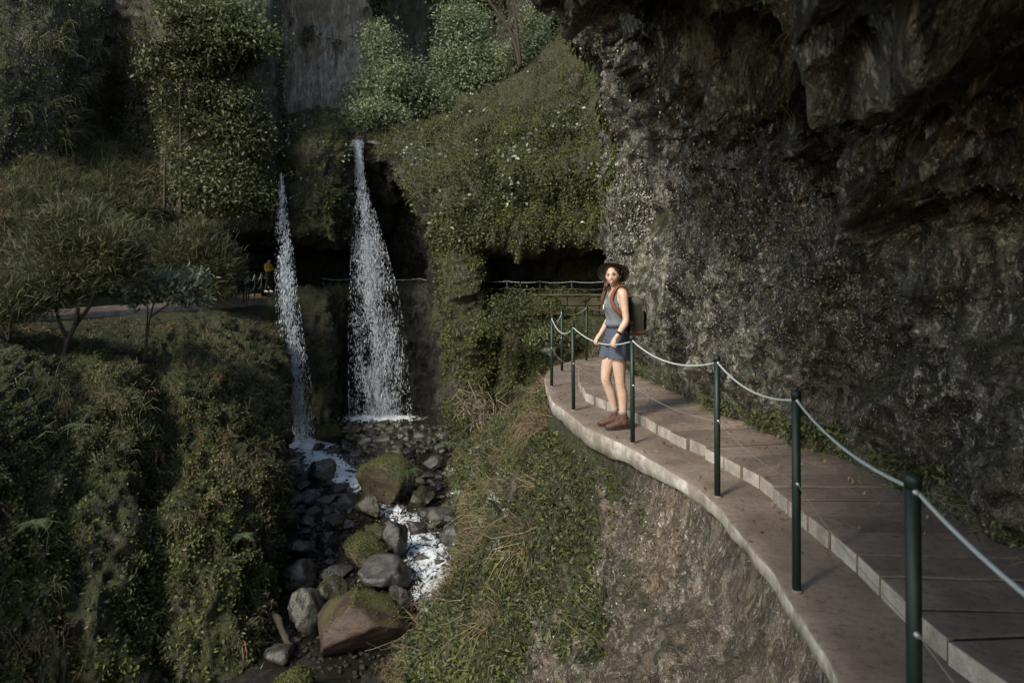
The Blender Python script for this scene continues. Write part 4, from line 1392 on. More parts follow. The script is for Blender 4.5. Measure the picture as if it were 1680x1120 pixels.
def waterfall(prof, d0, d1, label, N, dens, seed, core):
    """prof: (py, px centre, half width px)"""
    r = np.random.default_rng(seed)
    py = np.array([q[0] for q in prof], float)
    cx = np.array([q[1] for q in prof], float)
    hw = np.array([q[2] for q in prof], float)
    root = empty('waterfall', U(cx[-1], py[-1], d1))
    tag(root, label, 'waterfall')
    inv = Vector(root.location)

    def put(name, VF, mat, kind=None, dn=None):
        V = VF[0] - np.array(inv)
        me = mesh_arr(name, V, VF[1], smooth=False)
        if dn is not None:
            set_attr(me, 'density', dn)
        o = link(name, me, mat, root)
        if kind:
            o['kind'] = kind
        return o
    span = py[-1] - py[0]
    # veils at several depths
    VV, FF, DD = [], [], []
    o_ = 0
    for layer in range(3):
        nyy, nxx = 90, 13
        yy = np.linspace(py[0], py[-1], nyy)
        G = []
        dd = []
        for i, y in enumerate(yy):
            f = i / (nyy - 1)
            d = d0 + (d1 - d0) * f ** .6 + (layer - 1) * .22 * f
            c_ = np.interp(y, py, cx)
            h = np.interp(y, py, hw)
            for j in range(nxx):
                u = j / (nxx - 1) * 2 - 1
                X, Y, Z = U(c_ + u * h + r.normal() * .25, y + r.normal() * 2.5 * f, d + .25 * (1 - u * u) * -f + r.normal() * .02)
                G.append((X, Y, Z))
                dd.append((1 - abs(u) ** 1.7) * np.interp(f, [0, .1, .35, 1], core))
        VV.append(np.array(G))
        FF.append(grid_faces(nyy, nxx) + o_)
        o_ += len(G)
        DD += dd
    put('veil', (np.concatenate(VV), np.concatenate(FF)), M['veil'], None, DD)
    # clots and drops
    f = np.interp(r.random(N), [0, .25, 1], [0, .35, 1])
    y = py[0] + span * f
    c_ = np.interp(y, py, cx)
    h = np.interp(y, py, hw)
    u = np.clip(r.normal(size=N) * dens, -1.25, 1.25)
    d = d0 + (d1 - d0) * f ** .6 + r.normal(size=N) * .22 * (.2 + f)
    X, Y, Z = U(c_ + u * h, y, d)
    c3 = np.stack([X, Y, Z], 1)
    # bunch the drops into streaks
    keep = fbm(sc3(c3, 2.6, 1.0, .8), 4, seed + 1) + .25 * r.normal(size=N) > -.05
    c3 = c3[keep]
    m = len(c3)
    ff = f[keep][:, None]
    wd = r.uniform(.005, .015, (m, 1)) * (.8 + .5 * ff)
    ln = wd * r.uniform(2, 10, (m, 1))
    dirs = nrm(np.c_[r.normal(size=(m, 2)) * .22, -np.ones(m)])
    s = nrm(np.cross(dirs, r.normal(size=(m, 3))))
    q = np.cross(dirs, s)
    Vv = np.stack([c3 - dirs * ln, c3 + s * wd, c3 + q * wd, c3 - s * wd, c3 - q * wd, c3 + dirs * ln * .7], 1).reshape(-1, 3)
    k = np.arange(m)[:, None] * 6
    tri = [(0, 1, 5), (0, 5, 3), (0, 2, 5), (0, 5, 4)] if False else [(0, 1, 5), (0, 5, 3), (2, 5, 0)]
    Ff = np.concatenate([k + list(q_) for q_ in tri], 1).reshape(-1, 3)
    put('droplets', (Vv, Ff), M['drops'], 'stuff')
    # splash
    ns = 900
    a_ = r.random(ns) * 6.28
    rad = np.abs(r.normal(size=ns)) * hw[-1] / 1200 * d1 * .8
    base = np.array(U(cx[-1], py[-1], d1))
    c3 = base + np.stack([np.cos(a_) * rad, np.sin(a_) * rad * .5, np.abs(r.normal(size=ns)) * .28], 1)
    s = nrm(r.normal(size=(ns, 3)))
    Vv, Ff = leaves(c3, s, .03, .8, 0, 1, 1, seed + 2)
    put('splash', (Vv, Ff), M['drops'], 'stuff')


waterfall([(230, 587, 8), (252, 588, 6), (290, 591, 7), (340, 597, 13), (400, 604, 22), (480, 613, 32), (560, 619, 38), (640, 622, 40), (684, 624, 41)],
          35.7, 35.6, 'tall right waterfall fanning out into a speckled curtain', 30000, .5, 501, (1.7, 1.65, 1.25, .8))
waterfall([(284, 461, 2), (320, 462, 6), (370, 464, 10), (450, 468, 14), (540, 475, 17), (620, 483, 21), (700, 490, 25), (742, 494, 32)],
          33.9, 31.4, 'narrow left waterfall sliding down beside the cliff edge', 16000, .5, 601, (1.9, 1.8, 1.65, 1.45))
# ------------------------------------------------------------------ trees and shrubs
def limb(a, b, r0, r1, rnd, wob=.08, n=6, sides=5):
    a, b = np.array(a, float), np.array(b, float)
    L = np.linalg.norm(b - a)
    t = np.linspace(0, 1, n)[:, None]
    p = a + (b - a) * t + np.sin(t * math.pi) * np.array([0, 0, L * .12]) + rnd.normal(size=(n, 3)) * wob * L * np.sin(t * math.pi) * .5
    return tube_mesh(p, np.linspace(r0, r1, n), sides, cap=False)


def tree(name, label, cat, d, stems, blobs, leafmat, leafsize, nclus, per, seed, r0=.05, clus=.22, width=.5, group=None, wispy=False, bark=None, dz=.8, yj=.5):
    """stems: lists of (px, py); blobs: (px, py, rx, ry) crown lumps in photograph pixels at distance d"""
    r = np.random.default_rng(seed)
    m = d / 1200
    base = U(*stems[0][0], d)
    root = empty(name, base)
    tag(root, label, cat, group)
    o3 = np.array(base)
    wood, tips = [], []
    nodes = []
    for st in stems:
        p = np.array([U(q[0], q[1], d + .12 * r.normal() * (i > 0)) for i, q in enumerate(st)])
        t = np.linspace(0, 1, len(p))
        tt = np.linspace(0, 1, len(p) * 4)
        pp = np.stack([np.interp(tt, t, p[:, k]) for k in range(3)], 1)
        pp[1:-1] = .25 * pp[:-2] + .5 * pp[1:-1] + .25 * pp[2:]
        wood.append(tube_mesh(pp, np.linspace(r0, r0 * .45, len(pp)), 7))
        nodes.append(pp[len(pp) // 3:])
    nodes = np.concatenate(nodes)
    area = np.array([b[2] * b[3] for b in blobs], float)
    cl = []
    for i in range(nclus):
        b = blobs[r.choice(len(blobs), p=area / area.sum())]
        v = nrm(r.normal(size=3)) * r.random() ** .42
        cl.append(np.array(U(b[0] + v[0] * b[2], b[1] - v[2] * b[3], d)) + np.array([0, v[1] * b[2] * m * dz, 0]))
    cl = np.array(cl)
    P_, N_ = [], []
    for c in cl:
        dist = np.linalg.norm(nodes - c, axis=1) + .6 * np.clip(nodes[:, 2] - c[2], 0, None)
        k = dist.argmin()
        wood.append(limb(nodes[k], c, r0 * .28, r0 * .08, r, .10, 5, 4))
        if r.random() < .5:
            nodes = np.concatenate([nodes, [(nodes[k] + 2 * c) / 3]])
        q = c + r.normal(size=(per, 3)) * clus * np.array([1, 1, .6])
        P_.append(q)
        N_.append(nrm((q - c) + np.array([0, 0, .25 * clus]) + .4 * (c - cl.mean(0)) * clus))
    V, F = merge(wood)
    link('trunk', mesh_arr('trunk', V - o3, F), bark or M['bark'], root)
    P_, N_ = np.concatenate(P_), np.concatenate(N_)
    if wispy:
        V, F = blades(P_, N_, leafsize, leafsize * .09, .25, .7, .5, .45, seed)
    else:
        V, F = leaves(P_, N_, leafsize, width, .25, .6, .9, seed)
    link('crown', mesh_arr('crown', V - o3, F, False), leafmat, root)
    return root


tree('heather_tree', 'two stemmed heather tree with feathery olive crown below the far left trail', 'tree', 20.6,
     [[(100, 600), (108, 572), (110, 556), (98, 530), (90, 500), (95, 470)], [(103, 600), (110, 560), (124, 532), (146, 505), (160, 468), (172, 430)], [(124, 532), (128, 505), (137, 485)]],
     [(100, 425, 50, 70), (165, 405, 55, 55), (70, 470, 35, 35), (195, 440, 30, 30), (130, 370, 45, 40)], M['leaf_olive'], .26, 220, 110, 701, .075, .24, wispy=True)
tree('pale_leaved_tree', 'slender tree with silvery pale leaves standing before the far left trail', 'tree', 22.4,
     [[(240, 596), (241, 560), (246, 520), (254, 492), (262, 470)], [(236, 598), (240, 550), (243, 505), (236, 488)], [(246, 520), (275, 500), (300, 470)]],
     [(255, 466, 34, 18), (302, 458, 34, 18), (232, 488, 26, 10), (318, 490, 22, 12), (285, 478, 30, 16)], M['leaf_silver'], .17, 90, 42, 703, .035, .13, width=.42)
tree('cliff_tree', 'tall thin trunked tree with glossy dark leaves against the upper left cliff', 'tree', 32.2,
     [[(297, 352), (296, 300), (297, 240), (295, 180), (296, 120), (302, 70)], [(270, 345), (270, 290), (272, 240)], [(297, 240), (330, 215)], [(374, 300), (372, 250), (376, 210)]],
     [(300, 45, 28, 16), (328, 72, 28, 13), (272, 84, 26, 14), (252, 114, 20, 11), (350, 52, 24, 12), (366, 92, 22, 13), (314, 112, 28, 12), (284, 142, 20, 10), (336, 150, 22, 10), (266, 168, 16, 8), (312, 186, 20, 8)], M['leaf_dark'], .17, 130, 60, 705, .07, .27)
tree('leafy_shrub', 'rounded glossy shrub hanging over the dark cave left of the narrow fall', 'shrub', 32.4,
     [[(345, 345), (345, 320), (350, 300)], [(345, 345), (375, 325), (385, 310)]],
     [(340, 298, 30, 18), (372, 318, 26, 16), (402, 322, 26, 16), (326, 268, 24, 13), (362, 276, 22, 12), (395, 290, 18, 12)], M['leaf_mid'], .17, 120, 70, 707, .05, .42)
tree('leafy_shrub', 'bright green shrub near the top edge of the upper left cliff', 'shrub', 32.4,
     [[(380, 120), (378, 95), (372, 60)], [(380, 120), (400, 80)]],
     [(360, 70, 26, 14), (392, 48, 28, 14), (415, 68, 20, 12), (338, 30, 28, 12), (300, 8, 26, 12), (375, 22, 26, 12)], M['leaf_mid'], .18, 120, 70, 709, .05, .45)
tree('leafy_shrub', 'dense shrub halfway down the cliff edge beside the narrow fall', 'shrub', 32.6,
     [[(400, 250), (396, 220), (385, 190)], [(400, 250), (415, 215)]],
     [(385, 172, 26, 16), (408, 205, 20, 16), (370, 208, 22, 13), (420, 240, 16, 16), (342, 205, 22, 12), (392, 235, 20, 12)], M['leaf_dark'], .17, 110, 70, 711, .05, .42)
tree('heather_bush', 'feathery round heather bush at the trail end beside the dark cave', 'bush', 31.6,
     [[(330, 500), (330, 470), (325, 430)], [(330, 500), (345, 465), (352, 430)]],
     [(320, 420, 52, 48), (352, 440, 34, 48), (290, 440, 28, 30)], M['leaf_olive'], .34, 130, 110, 713, .06, .30, wispy=True)
tree('heather_bush', 'feathery dark bush on the left picture edge above the trail', 'bush', 19.8,
     [[(14, 560), (18, 530), (25, 500)], [(14, 560), (0, 520), (-5, 490)]],
     [(22, 500, 36, 34), (-8, 490, 36, 40)], M['leaf_olive'], .24, 90, 110, 715, .04, .2, wispy=True)
UPB = 'pale green bushes in the valley above the falls'
tree('valley_bush', 'tall narrow pale bush right of the streaked rock face', 'bush', 39.4,
     [[(650, 226), (648, 190), (640, 140), (628, 80)], [(650, 226), (662, 180), (668, 140)], [(648, 190), (610, 150)]],
     [(624, 76, 22, 44), (640, 140, 44, 42), (603, 160, 26, 34), (668, 130, 26, 34)], M['leaf_pale'], .16, 210, 62, 717, .05, .42, group=UPB)
tree('valley_bush', 'low pale bush directly above the lip of the right fall', 'bush', 38.4,
     [[(612, 226), (612, 200), (608, 178)], [(612, 226), (630, 195)]],
     [(612, 188, 34, 24), (640, 196, 26, 16)], M['leaf_pale'], .15, 90, 60, 719, .04, .38, group=UPB)
tree('valley_bush', 'spreading pale bush in the middle of the valley', 'bush', 40.4,
     [[(700, 205), (698, 180), (690, 150)], [(700, 205), (718, 172)]],
     [(690, 160, 46, 34), (725, 172, 34, 26), (670, 185, 30, 18)], M['leaf_pale'], .16, 130, 66, 721, .05, .44, group=UPB)
tree('valley_bush', 'largest and brightest pale bush left of the bare trunk', 'bush', 41.2,
     [[(768, 172), (768, 140), (766, 100), (760, 60)], [(768, 172), (745, 140), (735, 110)], [(768, 150), (795, 115)]],
     [(765, 80, 46, 56), (738, 128, 40, 38), (800, 118, 34, 36), (760, 30, 30, 34), (775, 130, 40, 30)], M['leaf_pale'], .17, 260, 66, 723, .06, .44, group=UPB)
tree('valley_bush', 'small pale bush right of the bare trunk on the ridge', 'bush', 39.6,
     [[(868, 112), (868, 90), (872, 50)], [(868, 112), (850, 85)]],
     [(874, 48, 16, 36), (852, 92, 26, 22), (880, 80, 18, 20)], M['leaf_pale'], .15, 100, 56, 725, .04, .38, group=UPB)
tree('cave_shrub', 'dark leaved shrub growing in front of the right gallery', 'shrub', 27.3,
     [[(838, 570), (838, 530), (834, 500)], [(838, 570), (855, 520), (868, 490)]],
     [(830, 505, 30, 24), (862, 490, 22, 20), (804, 528, 20, 18), (848, 525, 26, 18)], M['leaf_mid'], .10, 70, 44, 727, .03, .24)
tree('cave_shrub', 'low leafy shrub at the foot of the ochre stone wall', 'shrub', 26.0,
     [[(905, 590), (905, 560), (900, 535)], [(905, 590), (930, 555)]],
     [(892, 552, 26, 14), (930, 556, 22, 12)], M['leaf_mid'], .11, 50, 44, 729, .03, .24)

# bare leaning trunks on the ridge
root = empty('bare_tree', U(853, 110, 37.4))
tag(root, 'bare dark tree with two leaning trunks on the ridge top', 'tree')
o3 = np.array(root.location)
for st, r_ in (([(853, 112), (848, 80), (838, 52), (822, 28), (796, -6), (780, -40)], .10), ([(854, 112), (850, 70), (846, 30), (838, -10), (834, -50)], .085),
               ([(838, 52), (842, 30), (858, 5), (870, -30)], .04), ([(822, 28), (800, 25), (786, 5)], .03)):
    pp = resample(np.array([U(a, b, 37.4) for a, b in st]), .3)
    V, F = tube_mesh(pp, np.linspace(r_, r_ * .6, len(pp)), 8)
    link('trunk', mesh_arr('trunk', V - o3, F), M['bark'], root)

sv_ = S_right.V.reshape(-1, 3)
SV0 = sv_[(sv_[:, 1] > 9) & (sv_[:, 1] < 24) & (sv_[:, 2] < -.8) & (sv_[:, 2] > zbed(sv_[:, 1]) + .8)]
# dead branches tangled by the pool
root = empty('dead_branches', U(790, 690, 25.5))
tag(root, 'tangle of bare pale branches leaning over the stream pool', 'branches')
o3 = np.array(root.location)
r = np.random.default_rng(33)
w = []
for i in range(34):
    a = np.array(U(800 + r.normal() * 22, 690 + r.normal() * 14, 25.3 + r.normal() * .3))
    b = np.array(U(r.uniform(738, 830), r.uniform(628, 690), 25.3 + r.normal() * .6))
    w.append(limb(a, b, .022, .006, r, .3, 7, 5))
V, F = merge(w)
link('branch', mesh_arr('branch', V - o3, F), M['twig'], root)

# long bare stems sprawling down the right bank
r = np.random.default_rng(61)
w = []
for i in range(70):
    k = r.integers(0, len(SV0))
    a = SV0[k]
    b = a + np.array([r.normal() * .5 - .25, r.normal() * .35 - .2, r.uniform(-.7, .35)])
    w.append(limb(a, b, .009, .003, r, .35, 7, 4))
V, F = merge(w)
o = link('bare_stems', mesh_arr('bare_stems', V, F), M['twig'])
tag(o, 'bare sprawling stems hanging over the green right bank', 'stems', None, 'stuff')

# a single dry stem hanging from the overhang
pp = resample(np.array([U(1230, 38, 5.2), U(1212, 58, 5.2), U(1192, 84, 5.15), U(1176, 112, 5.1), U(1166, 142, 5.1), U(1163, 176, 5.1)]), .03)
V, F = tube_mesh(pp, np.linspace(.004, .009, len(pp)), 6)
o = link('dry_stem', mesh_arr('dry_stem', V, F), M['leaf_silver'])
tag(o, 'single curved pale stem hanging in front of the dark overhang', 'plant stem')


def fern(label, px, py, d, size, n, seed, mat=None, up=.6, group=None, face=(0, -1)):
    r = np.random.default_rng(seed)
    base = np.array(U(px, py, d))
    root = empty('fern', base)
    tag(root, label, 'fern', group)
    for i in range(n):
        a = i / n * 2 * math.pi + r.normal() * .25
        L = size * r.uniform(.75, 1.1)
        dirh = np.array([math.cos(a), math.sin(a), 0])
        t = np.linspace(0, 1, 13)
        p = dirh * (t * L)[:, None] * .9 + np.array([0, 0, 1]) * ((up * t - (up + .25) * t ** 2.2) * L)[:, None]
        side = np.array([-dirh[1], dirh[0], 0])
        V, F = [], []
        for j in range(1, 13):
            wdt = L * .23 * math.sin(min(1, t[j] * 1.1 + .12) * math.pi) ** .7 + .004
            for sg in (-1, 1):
                k = len(V)
                ax = (p[j] - p[j - 1])
                tip = p[j] + side * sg * wdt + ax * .7 + np.array([0, 0, -.15 * wdt])
                V += [p[j - 1], p[j - 1] + ax * .75, tip]
                F.append((k, k + 1, k + 2))
        V, F = np.array(V), np.array(F)
        vt, ft = tube_mesh(p, np.linspace(.006, .002, 13) * (size / .6), 4, cap=False)
        V, F = merge([(V, F), (vt, ft)])
        link('frond', mesh_arr('frond', V, F, False), mat or M['fern'], root)
    return root


fern('large fern arching over the big mossy boulder', 668, 772, 24.6, .95, 11, 801)
FG = 'ferns on the bank below the walkway bend'
for i, (a, b, d, s_, lab) in enumerate([
    (735, 730, 24.5, .7, 'fern leaning over the stream right of the big mossy boulder'),
    (772, 726, 22.5, .6, 'fern just below the tangle of bare branches'),
    (800, 770, 19.5, .5, 'fern in the green bank halfway between boulder and walkway'),
    (862, 640, 18.0, .55, 'fern near the farthest rail posts on the bank'),
    (742, 905, 18.3, .45, 'fern overhanging the white rapids'),
    (690, 1075, 14.2, .45, 'fern at the foot of the right bank by the red boulder'),
    (862, 905, 11.2, .3, 'small fern where plants give way to bare earth'),
]):
    fern(lab, a, b, d, s_, 9, 810 + i, None, .65, FG)
FL = 'ferns on the left hillside'
for i, (a, b, d, s_, lab) in enumerate([
    (118, 330, 30.2, 1.1, 'broad pale fern at the top of the mound under the cliff'),
    (70, 352, 28.5, 1.0, 'fern on the left shoulder of the mound'),
    (170, 345, 30.8, .9, 'fern on the mound left of the cliff tree'),
    (345, 870, 16.9, .6, 'fern in the dark cleft of the left bank'),
    (130, 700, 16.6, .55, 'fern in the upper middle of the left bank'),
    (398, 880, 17.2, .5, 'fern on the right flank of the left bank'),
    (60, 860, 14.2, .5, 'fern low on the left bank near the picture edge'),
]):
    fern(lab, a, b, d, s_, 10, 830 + i, None, .55, FL)


# pale rosettes on the right bank: sit on the surface
SV = S_right.V.reshape(-1, 3)
SN = S_right.N.reshape(-1, 3)
SPX = 840 + SV[:, 0] / np.maximum(SV[:, 1], .5) * 1200
SPY = 448 - (SV[:, 2] - CAMZ) / np.maximum(SV[:, 1], .5) * 1200


def on_bank(px, py):
    k = ((SPX - px) ** 2 + (SPY - py) ** 2 + (SV[:, 1] < 3) * 1e6).argmin()
    return SV[k], SN[k]


def rosette_mesh(seed, mat_size=1.0):
    r = np.random.default_rng(seed)
    Vs, Fs = [], []
    for q in range(4):
        c = np.array([r.normal() * .10, r.normal() * .08, r.uniform(.05, .22)])
        Vs.append(tube_mesh(np.array([[0, 0, -.05], c * .6, c]), [.008, .006, .005], 5, False))
        m = 16
        a = np.arange(m) * 2.4
        el = np.linspace(.1, 1.2, m)
        dd = np.stack([np.cos(a) * np.cos(el), np.sin(a) * np.cos(el), np.sin(el)], 1)
        Vs.append(leaves(np.tile(c, (m, 1)), dd, .11, .36, 0.05, 1.0, .08, seed + q, .2, .15))
    return merge(Vs)


rm = [mesh_arr('rosette', *rosette_mesh(900 + i), smooth=False) for i in range(4)]
for m_ in rm:
    m_.materials.append(M['leaf_silver'])
r = random.Random(44)
for i, (a, b) in enumerate([(768, 762), (785, 800), (748, 792), (762, 826), (790, 838), (738, 846), (772, 872), (800, 880), (748, 884), (826, 800), (812, 846), (728, 880), (850, 930), (700, 1010), (770, 925), (792, 760), (816, 905), (840, 860)]):
    p_, n_ = on_bank(a, b)
    o = link('rosette_plant', rm[i % 4])
    o.location = Vector(p_) + Vector(n_) * .02
    sc_ = r.uniform(.9, 1.5) * p_[1] / 14
    o.scale = (sc_, sc_, sc_)
    o.rotation_euler = (r.uniform(-.1, .5), r.uniform(-.5, .1), r.uniform(0, 6))
    tag(o, 'silvery rosette plant among many on the green bank above the rapids', 'plant', 'silvery rosettes on the green bank')
p_, n_ = on_bank(928, 892)
root = empty('broad_leaf_plant', p_)
tag(root, 'small plant with round bright green leaves on the edge of the bare earth', 'plant')
for i, (dx, dz_, s_) in enumerate([(-.06, .04, .10), (.05, .10, .11), (.10, .0, .10), (-.01, .16, .09), (.16, .11, .08), (-.12, .12, .08)]):
    c = np.array([dx, -.10 - .02 * i, dz_])
    th = np.linspace(0, 2 * math.pi, 10)[:-1]
    V = np.concatenate([[c], c + np.stack([np.cos(th) * s_ * .5, -.03 * np.cos(2 * th) - .01, np.sin(th) * s_ * .42], 1)])
    F = np.array([(0, k + 1, (k + 1) % 9 + 1) for k in range(9)])
    vt, ft = tube_mesh(np.array([[0, 0, -.03], c * .5, c]), .004, 5)
    V, F = merge([(V, F), (vt, ft)])
    link('leaf', mesh_arr('leaf', V, F), M['fern'], root)

# ------------------------------------------------------------------ railing of the near walkway
M['post'] = plain('dark green painted steel', (.006, .017, .014), .5, .35, .25, 18, .1)
M['rope'] = plain('pale grey coated cable', (.33, .37, .37), .6, .3, .12, 60)
M['wire'] = plain('thin steel wire', (.20, .19, .17), .45, .5, .1, 60)
M['steel'] = plain('galvanised eyelet', (.35, .36, .36), .4, .5, .1, 60, 0, .6)
POSTS = []
for px, py in [(1307, 970), (1177, 815), (1038, 727), (941, 673), (905, 634), (922, 609), (962, 592)]:
    POSTS.append(GP(px, py))
POSTS = [(1.0, .8), (1.175, 2.13)] + POSTS + [(2.05, 13.95)]
POST_LAB = ['closest dark green rail post beside the camera, cut off', 'nearest rail post in view, large and slightly blurred', 'rail post on the bare stretch, second from the camera',
            'rail post where the walkway straightens, third from the camera', 'rail post directly right of the woman', 'rail post directly left of the woman',
            'rail post at the outermost point of the walkway bend', 'rail post behind the bend, next to the outermost one', 'rail post behind the bend nearest the rock wall', 'last rail post hidden behind the rock wall']


def make_post(name, h, rad, label, group, mat):
    root = empty(name)
    tag(root, label, 'rail post', group)
    V, F = tube_mesh([(0, 0, -.05), (0, 0, h * .5), (0, 0, h - .02)], rad, 16)
    link('tube', mesh_arr('tube', V, F), mat, root)
    zz = [h - .045, h - .012, h - .006, h, h + .004]
    V, F = tube_mesh([(0, 0, z) for z in zz], [rad * 1.13, rad * 1.16, rad * 1.0, rad * .6, rad * .1], 16)
    link('cap', mesh_arr('cap', V, F), mat, root)
    for z in (h - .05, h * .54):
        V, F = tube_mesh([(0, -rad * 1.5, z), (0, 0, z), (0, rad * 1.5, z)], .009, 8)
        link('eyelet', mesh_arr('eyelet', V, F), M['steel'], root)
    V, F = tube_mesh([(0, 0, -.004), (0, 0, .006), (0, 0, .012)], [rad * 1.45, rad * 1.3, rad * 1.03], 12)
    link('grout_collar', mesh_arr('grout_collar', V, F), M['ledge'], root)
    return root


proto = make_post('rail_post', 1.0, .0215, POST_LAB[0], 'rail posts along the near walkway', M['post'])
for i, (x, y) in enumerate(POSTS):
    o = proto if i == 0 else copy_tree(proto)
    o.location = (x, y, 0)
    o['label'] = POST_LAB[i]
    dx = np.array(POSTS[min(i + 1, len(POSTS) - 1)]) - np.array(POSTS[max(i - 1, 0)])
    o.rotation_euler = (R(random.uniform(-.6, .6)), R(random.uniform(-.6, .6)), math.atan2(-dx[0], dx[1]))
SAG = [.06, .05, .075, .10, .10, .13, .10, .08, .06]
HANDS = [.46, .74]


def span(a, b, sag, n=15, pull=None):
    t = np.linspace(0, 1, n)
    p = np.array(a) + (np.array(b) - np.array(a)) * t[:, None]
    p[:, 2] -= sag * 4 * t * (1 - t)
    return p


pts = []
for i in range(len(POSTS) - 1):
    a = (*POSTS[i], .95)
    b = (*POSTS[i + 1], .95)
    q = span(a, b, SAG[i])
    pts.append(q if i == 0 else q[1:])
ROPE_SPAN = np.array(span((*POSTS[5], .95), (*POSTS[4], .95), SAG[4], 41))
pts = np.concatenate(pts)
V, F = tube_mesh(pts, .0062, 8)
o = link('handrail_cable', mesh_arr('handrail_cable', V, F), M['rope'])
tag(o, 'pale sagging handrail cable strung along the near walkway posts', 'cable')
pts = []
for i in range(len(POSTS) - 1):
    q = span((*POSTS[i], .54), (*POSTS[i + 1], .54), SAG[i] * .55)
    pts.append(q if i == 0 else q[1:])
V, F = tube_mesh(np.concatenate(pts), .0018, 6)
o = link('lower_wire', mesh_arr('lower_wire', V, F), M['wire'])
tag(o, 'thin lower wire threaded through the near walkway posts', 'wire')

# railings of the far galleries
def far_rail(plist, h, group, labs, cab_lab, rope_r=.014, sag=.1, lower=True, rad=.025):
    pr = None
    for i, p_ in enumerate(plist):
        if pr is None:
            pr = make_post('rail_post', h, rad, labs[0], group, M['post'])
            o = pr
        else:
            o = copy_tree(pr)
        o.location = p_
        o['label'] = labs[min(i, len(labs) - 1)]
    pts = []
    for i in range(len(plist) - 1):
        a, b = np.array(plist[i]) + (0, 0, h - .05), np.array(plist[i + 1]) + (0, 0, h - .05)
        q = span(a, b, sag)
        pts.append(q if i == 0 else q[1:])
    pts = np.concatenate(pts)
    wood = [tube_mesh(pts, rope_r, 6)]
    o = link('handrail_cable', mesh_arr('handrail_cable', *wood[0]), M['rope'])
    tag(o, cab_lab, 'cable')
    if lower:
        o = link('lower_wire', mesh_arr('lower_wire', *tube_mesh(pts - np.array([0, 0, h * .42]), rope_r * .5, 5)), M['wire'])
        tag(o, cab_lab.replace('handrail cable', 'lower wire'), 'wire')


far_rail([U(782, 484, 30.2), U(832, 486, 29.4), U(886, 487, 29.1), U(938, 487, 29.0), U(992, 487, 28.9), U(1050, 487, 28.8)], .66, 'rail posts of the right gallery',
         ['left rail post at the mouth of the right gallery', 'rail post over the shrub in the right gallery', 'rail post at the left end of the ochre wall', 'rail post mid way on the ochre wall', 'rail post on the ochre wall behind the woman', 'hidden rail post at the far right of the gallery'],
         'pale handrail cable across the dark right gallery', .009, .05)
far_rail([U(530, 480, 37.2), U(578, 480, 37.9), U(632, 480, 38), U(688, 480, 37.8), U(722, 481, 37.2)], .78, 'rail posts behind the right fall',
         ['rail post between the two falls', 'rail post behind the left edge of the right fall', 'rail post behind the right fall', 'rail post right of the right fall', 'rail post against the leaning buttress'],
         'faint handrail cable behind the right fall', .010, .08)
far_rail([U(399.7, 496, 33.2), U(404, 493, 33.6), U(408, 490, 34.0), U(418, 487, 34.7), U(429, 484, 35.6), U(438, 482, 36.5)], 1.12, 'rail posts at the end of the far left trail',
         ['first rail post of the far left trail', 'second rail post of the far left trail', 'third rail post of the far left trail', 'rail post below the distant hiker', 'rail post right of the distant hiker', 'last rail post before the narrow fall'],
         'looping pale handrail cable near the distant hiker', .02, .28, True, .03)
pp = resample(np.array([U(438, 461, 36.5), U(437, 466, 36.4), U(440, 470, 36.4), U(444, 475, 36.4), U(445, 480, 36.3), U(441, 483, 36.3)]), .05)
o = link('loose_cable', mesh_arr('loose_cable', *tube_mesh(pp, .02, 6)), M['rope'])
tag(o, 'loose end of pale cable drooping to the ground near the narrow fall', 'cable')

# trail sign
root = empty('trail_sign', U(376, 490, 33.6))
tag(root, 'round white sign with red rim on a pale green post by the cave', 'sign')
M['signpost'] = plain('pale green post', (.16, .24, .22), .5, .4, .1)
M['white'] = plain('white sign face', (.62, .60, .58), .5, .4, .08)
M['redpaint'] = plain('red paint', (.38, .05, .04), .5, .4, .1)
link('post', mesh_arr('post', *tube_mesh([(0, 0, -.1), (0, 0, .6), (0, 0, 1.1)], .03, 8)), M['signpost'], root)
link('rim', mesh_arr('rim', *tube_mesh([(.06, -.05, 1.2), (.06, -.035, 1.2)], .15, 20)), M['redpaint'], root)
link('face', mesh_arr('face', *tube_mesh([(.06, -.057, 1.2), (.06, -.048, 1.2)], .105, 20)), M['white'], root)
# ------------------------------------------------------------------ people
def fleshmat(name, col):
    t = NT(name)
    p = t.n('TexCoord', 3)
    nz = t.noise(p, 9, 4, .6)
    c = t.ramp(nz, [(.3, tuple(x * .9 for x in col)), (.7, tuple(min(1, x * 1.08) for x in col))])
    return t.done(t.pbr(c, .5, t.bump(t.noise(p, 120, 2, .6), .15, .002), .4, Subsurface_Weight=.12, Subsurface_Radius=(.02, .008, .004)))


def clothmat(name, col, var=.12, scale=260, rough=.9):
    t = NT(name)
    p = t.n('TexCoord', 3)
    c = t.ramp(t.noise(p, scale, 3, .7), [(.3, tuple(x * (1 - var) for x in col)), (.7, tuple(x * (1 + var) for x in col))])
    h = t.math('ADD', t.noise(p, 14, 3, .6), t.math('MULTIPLY', t.noise(p, 300, 2, .6), .1))
    return t.done(t.pbr(c, rough, t.bump(h, .5, .02), .2))


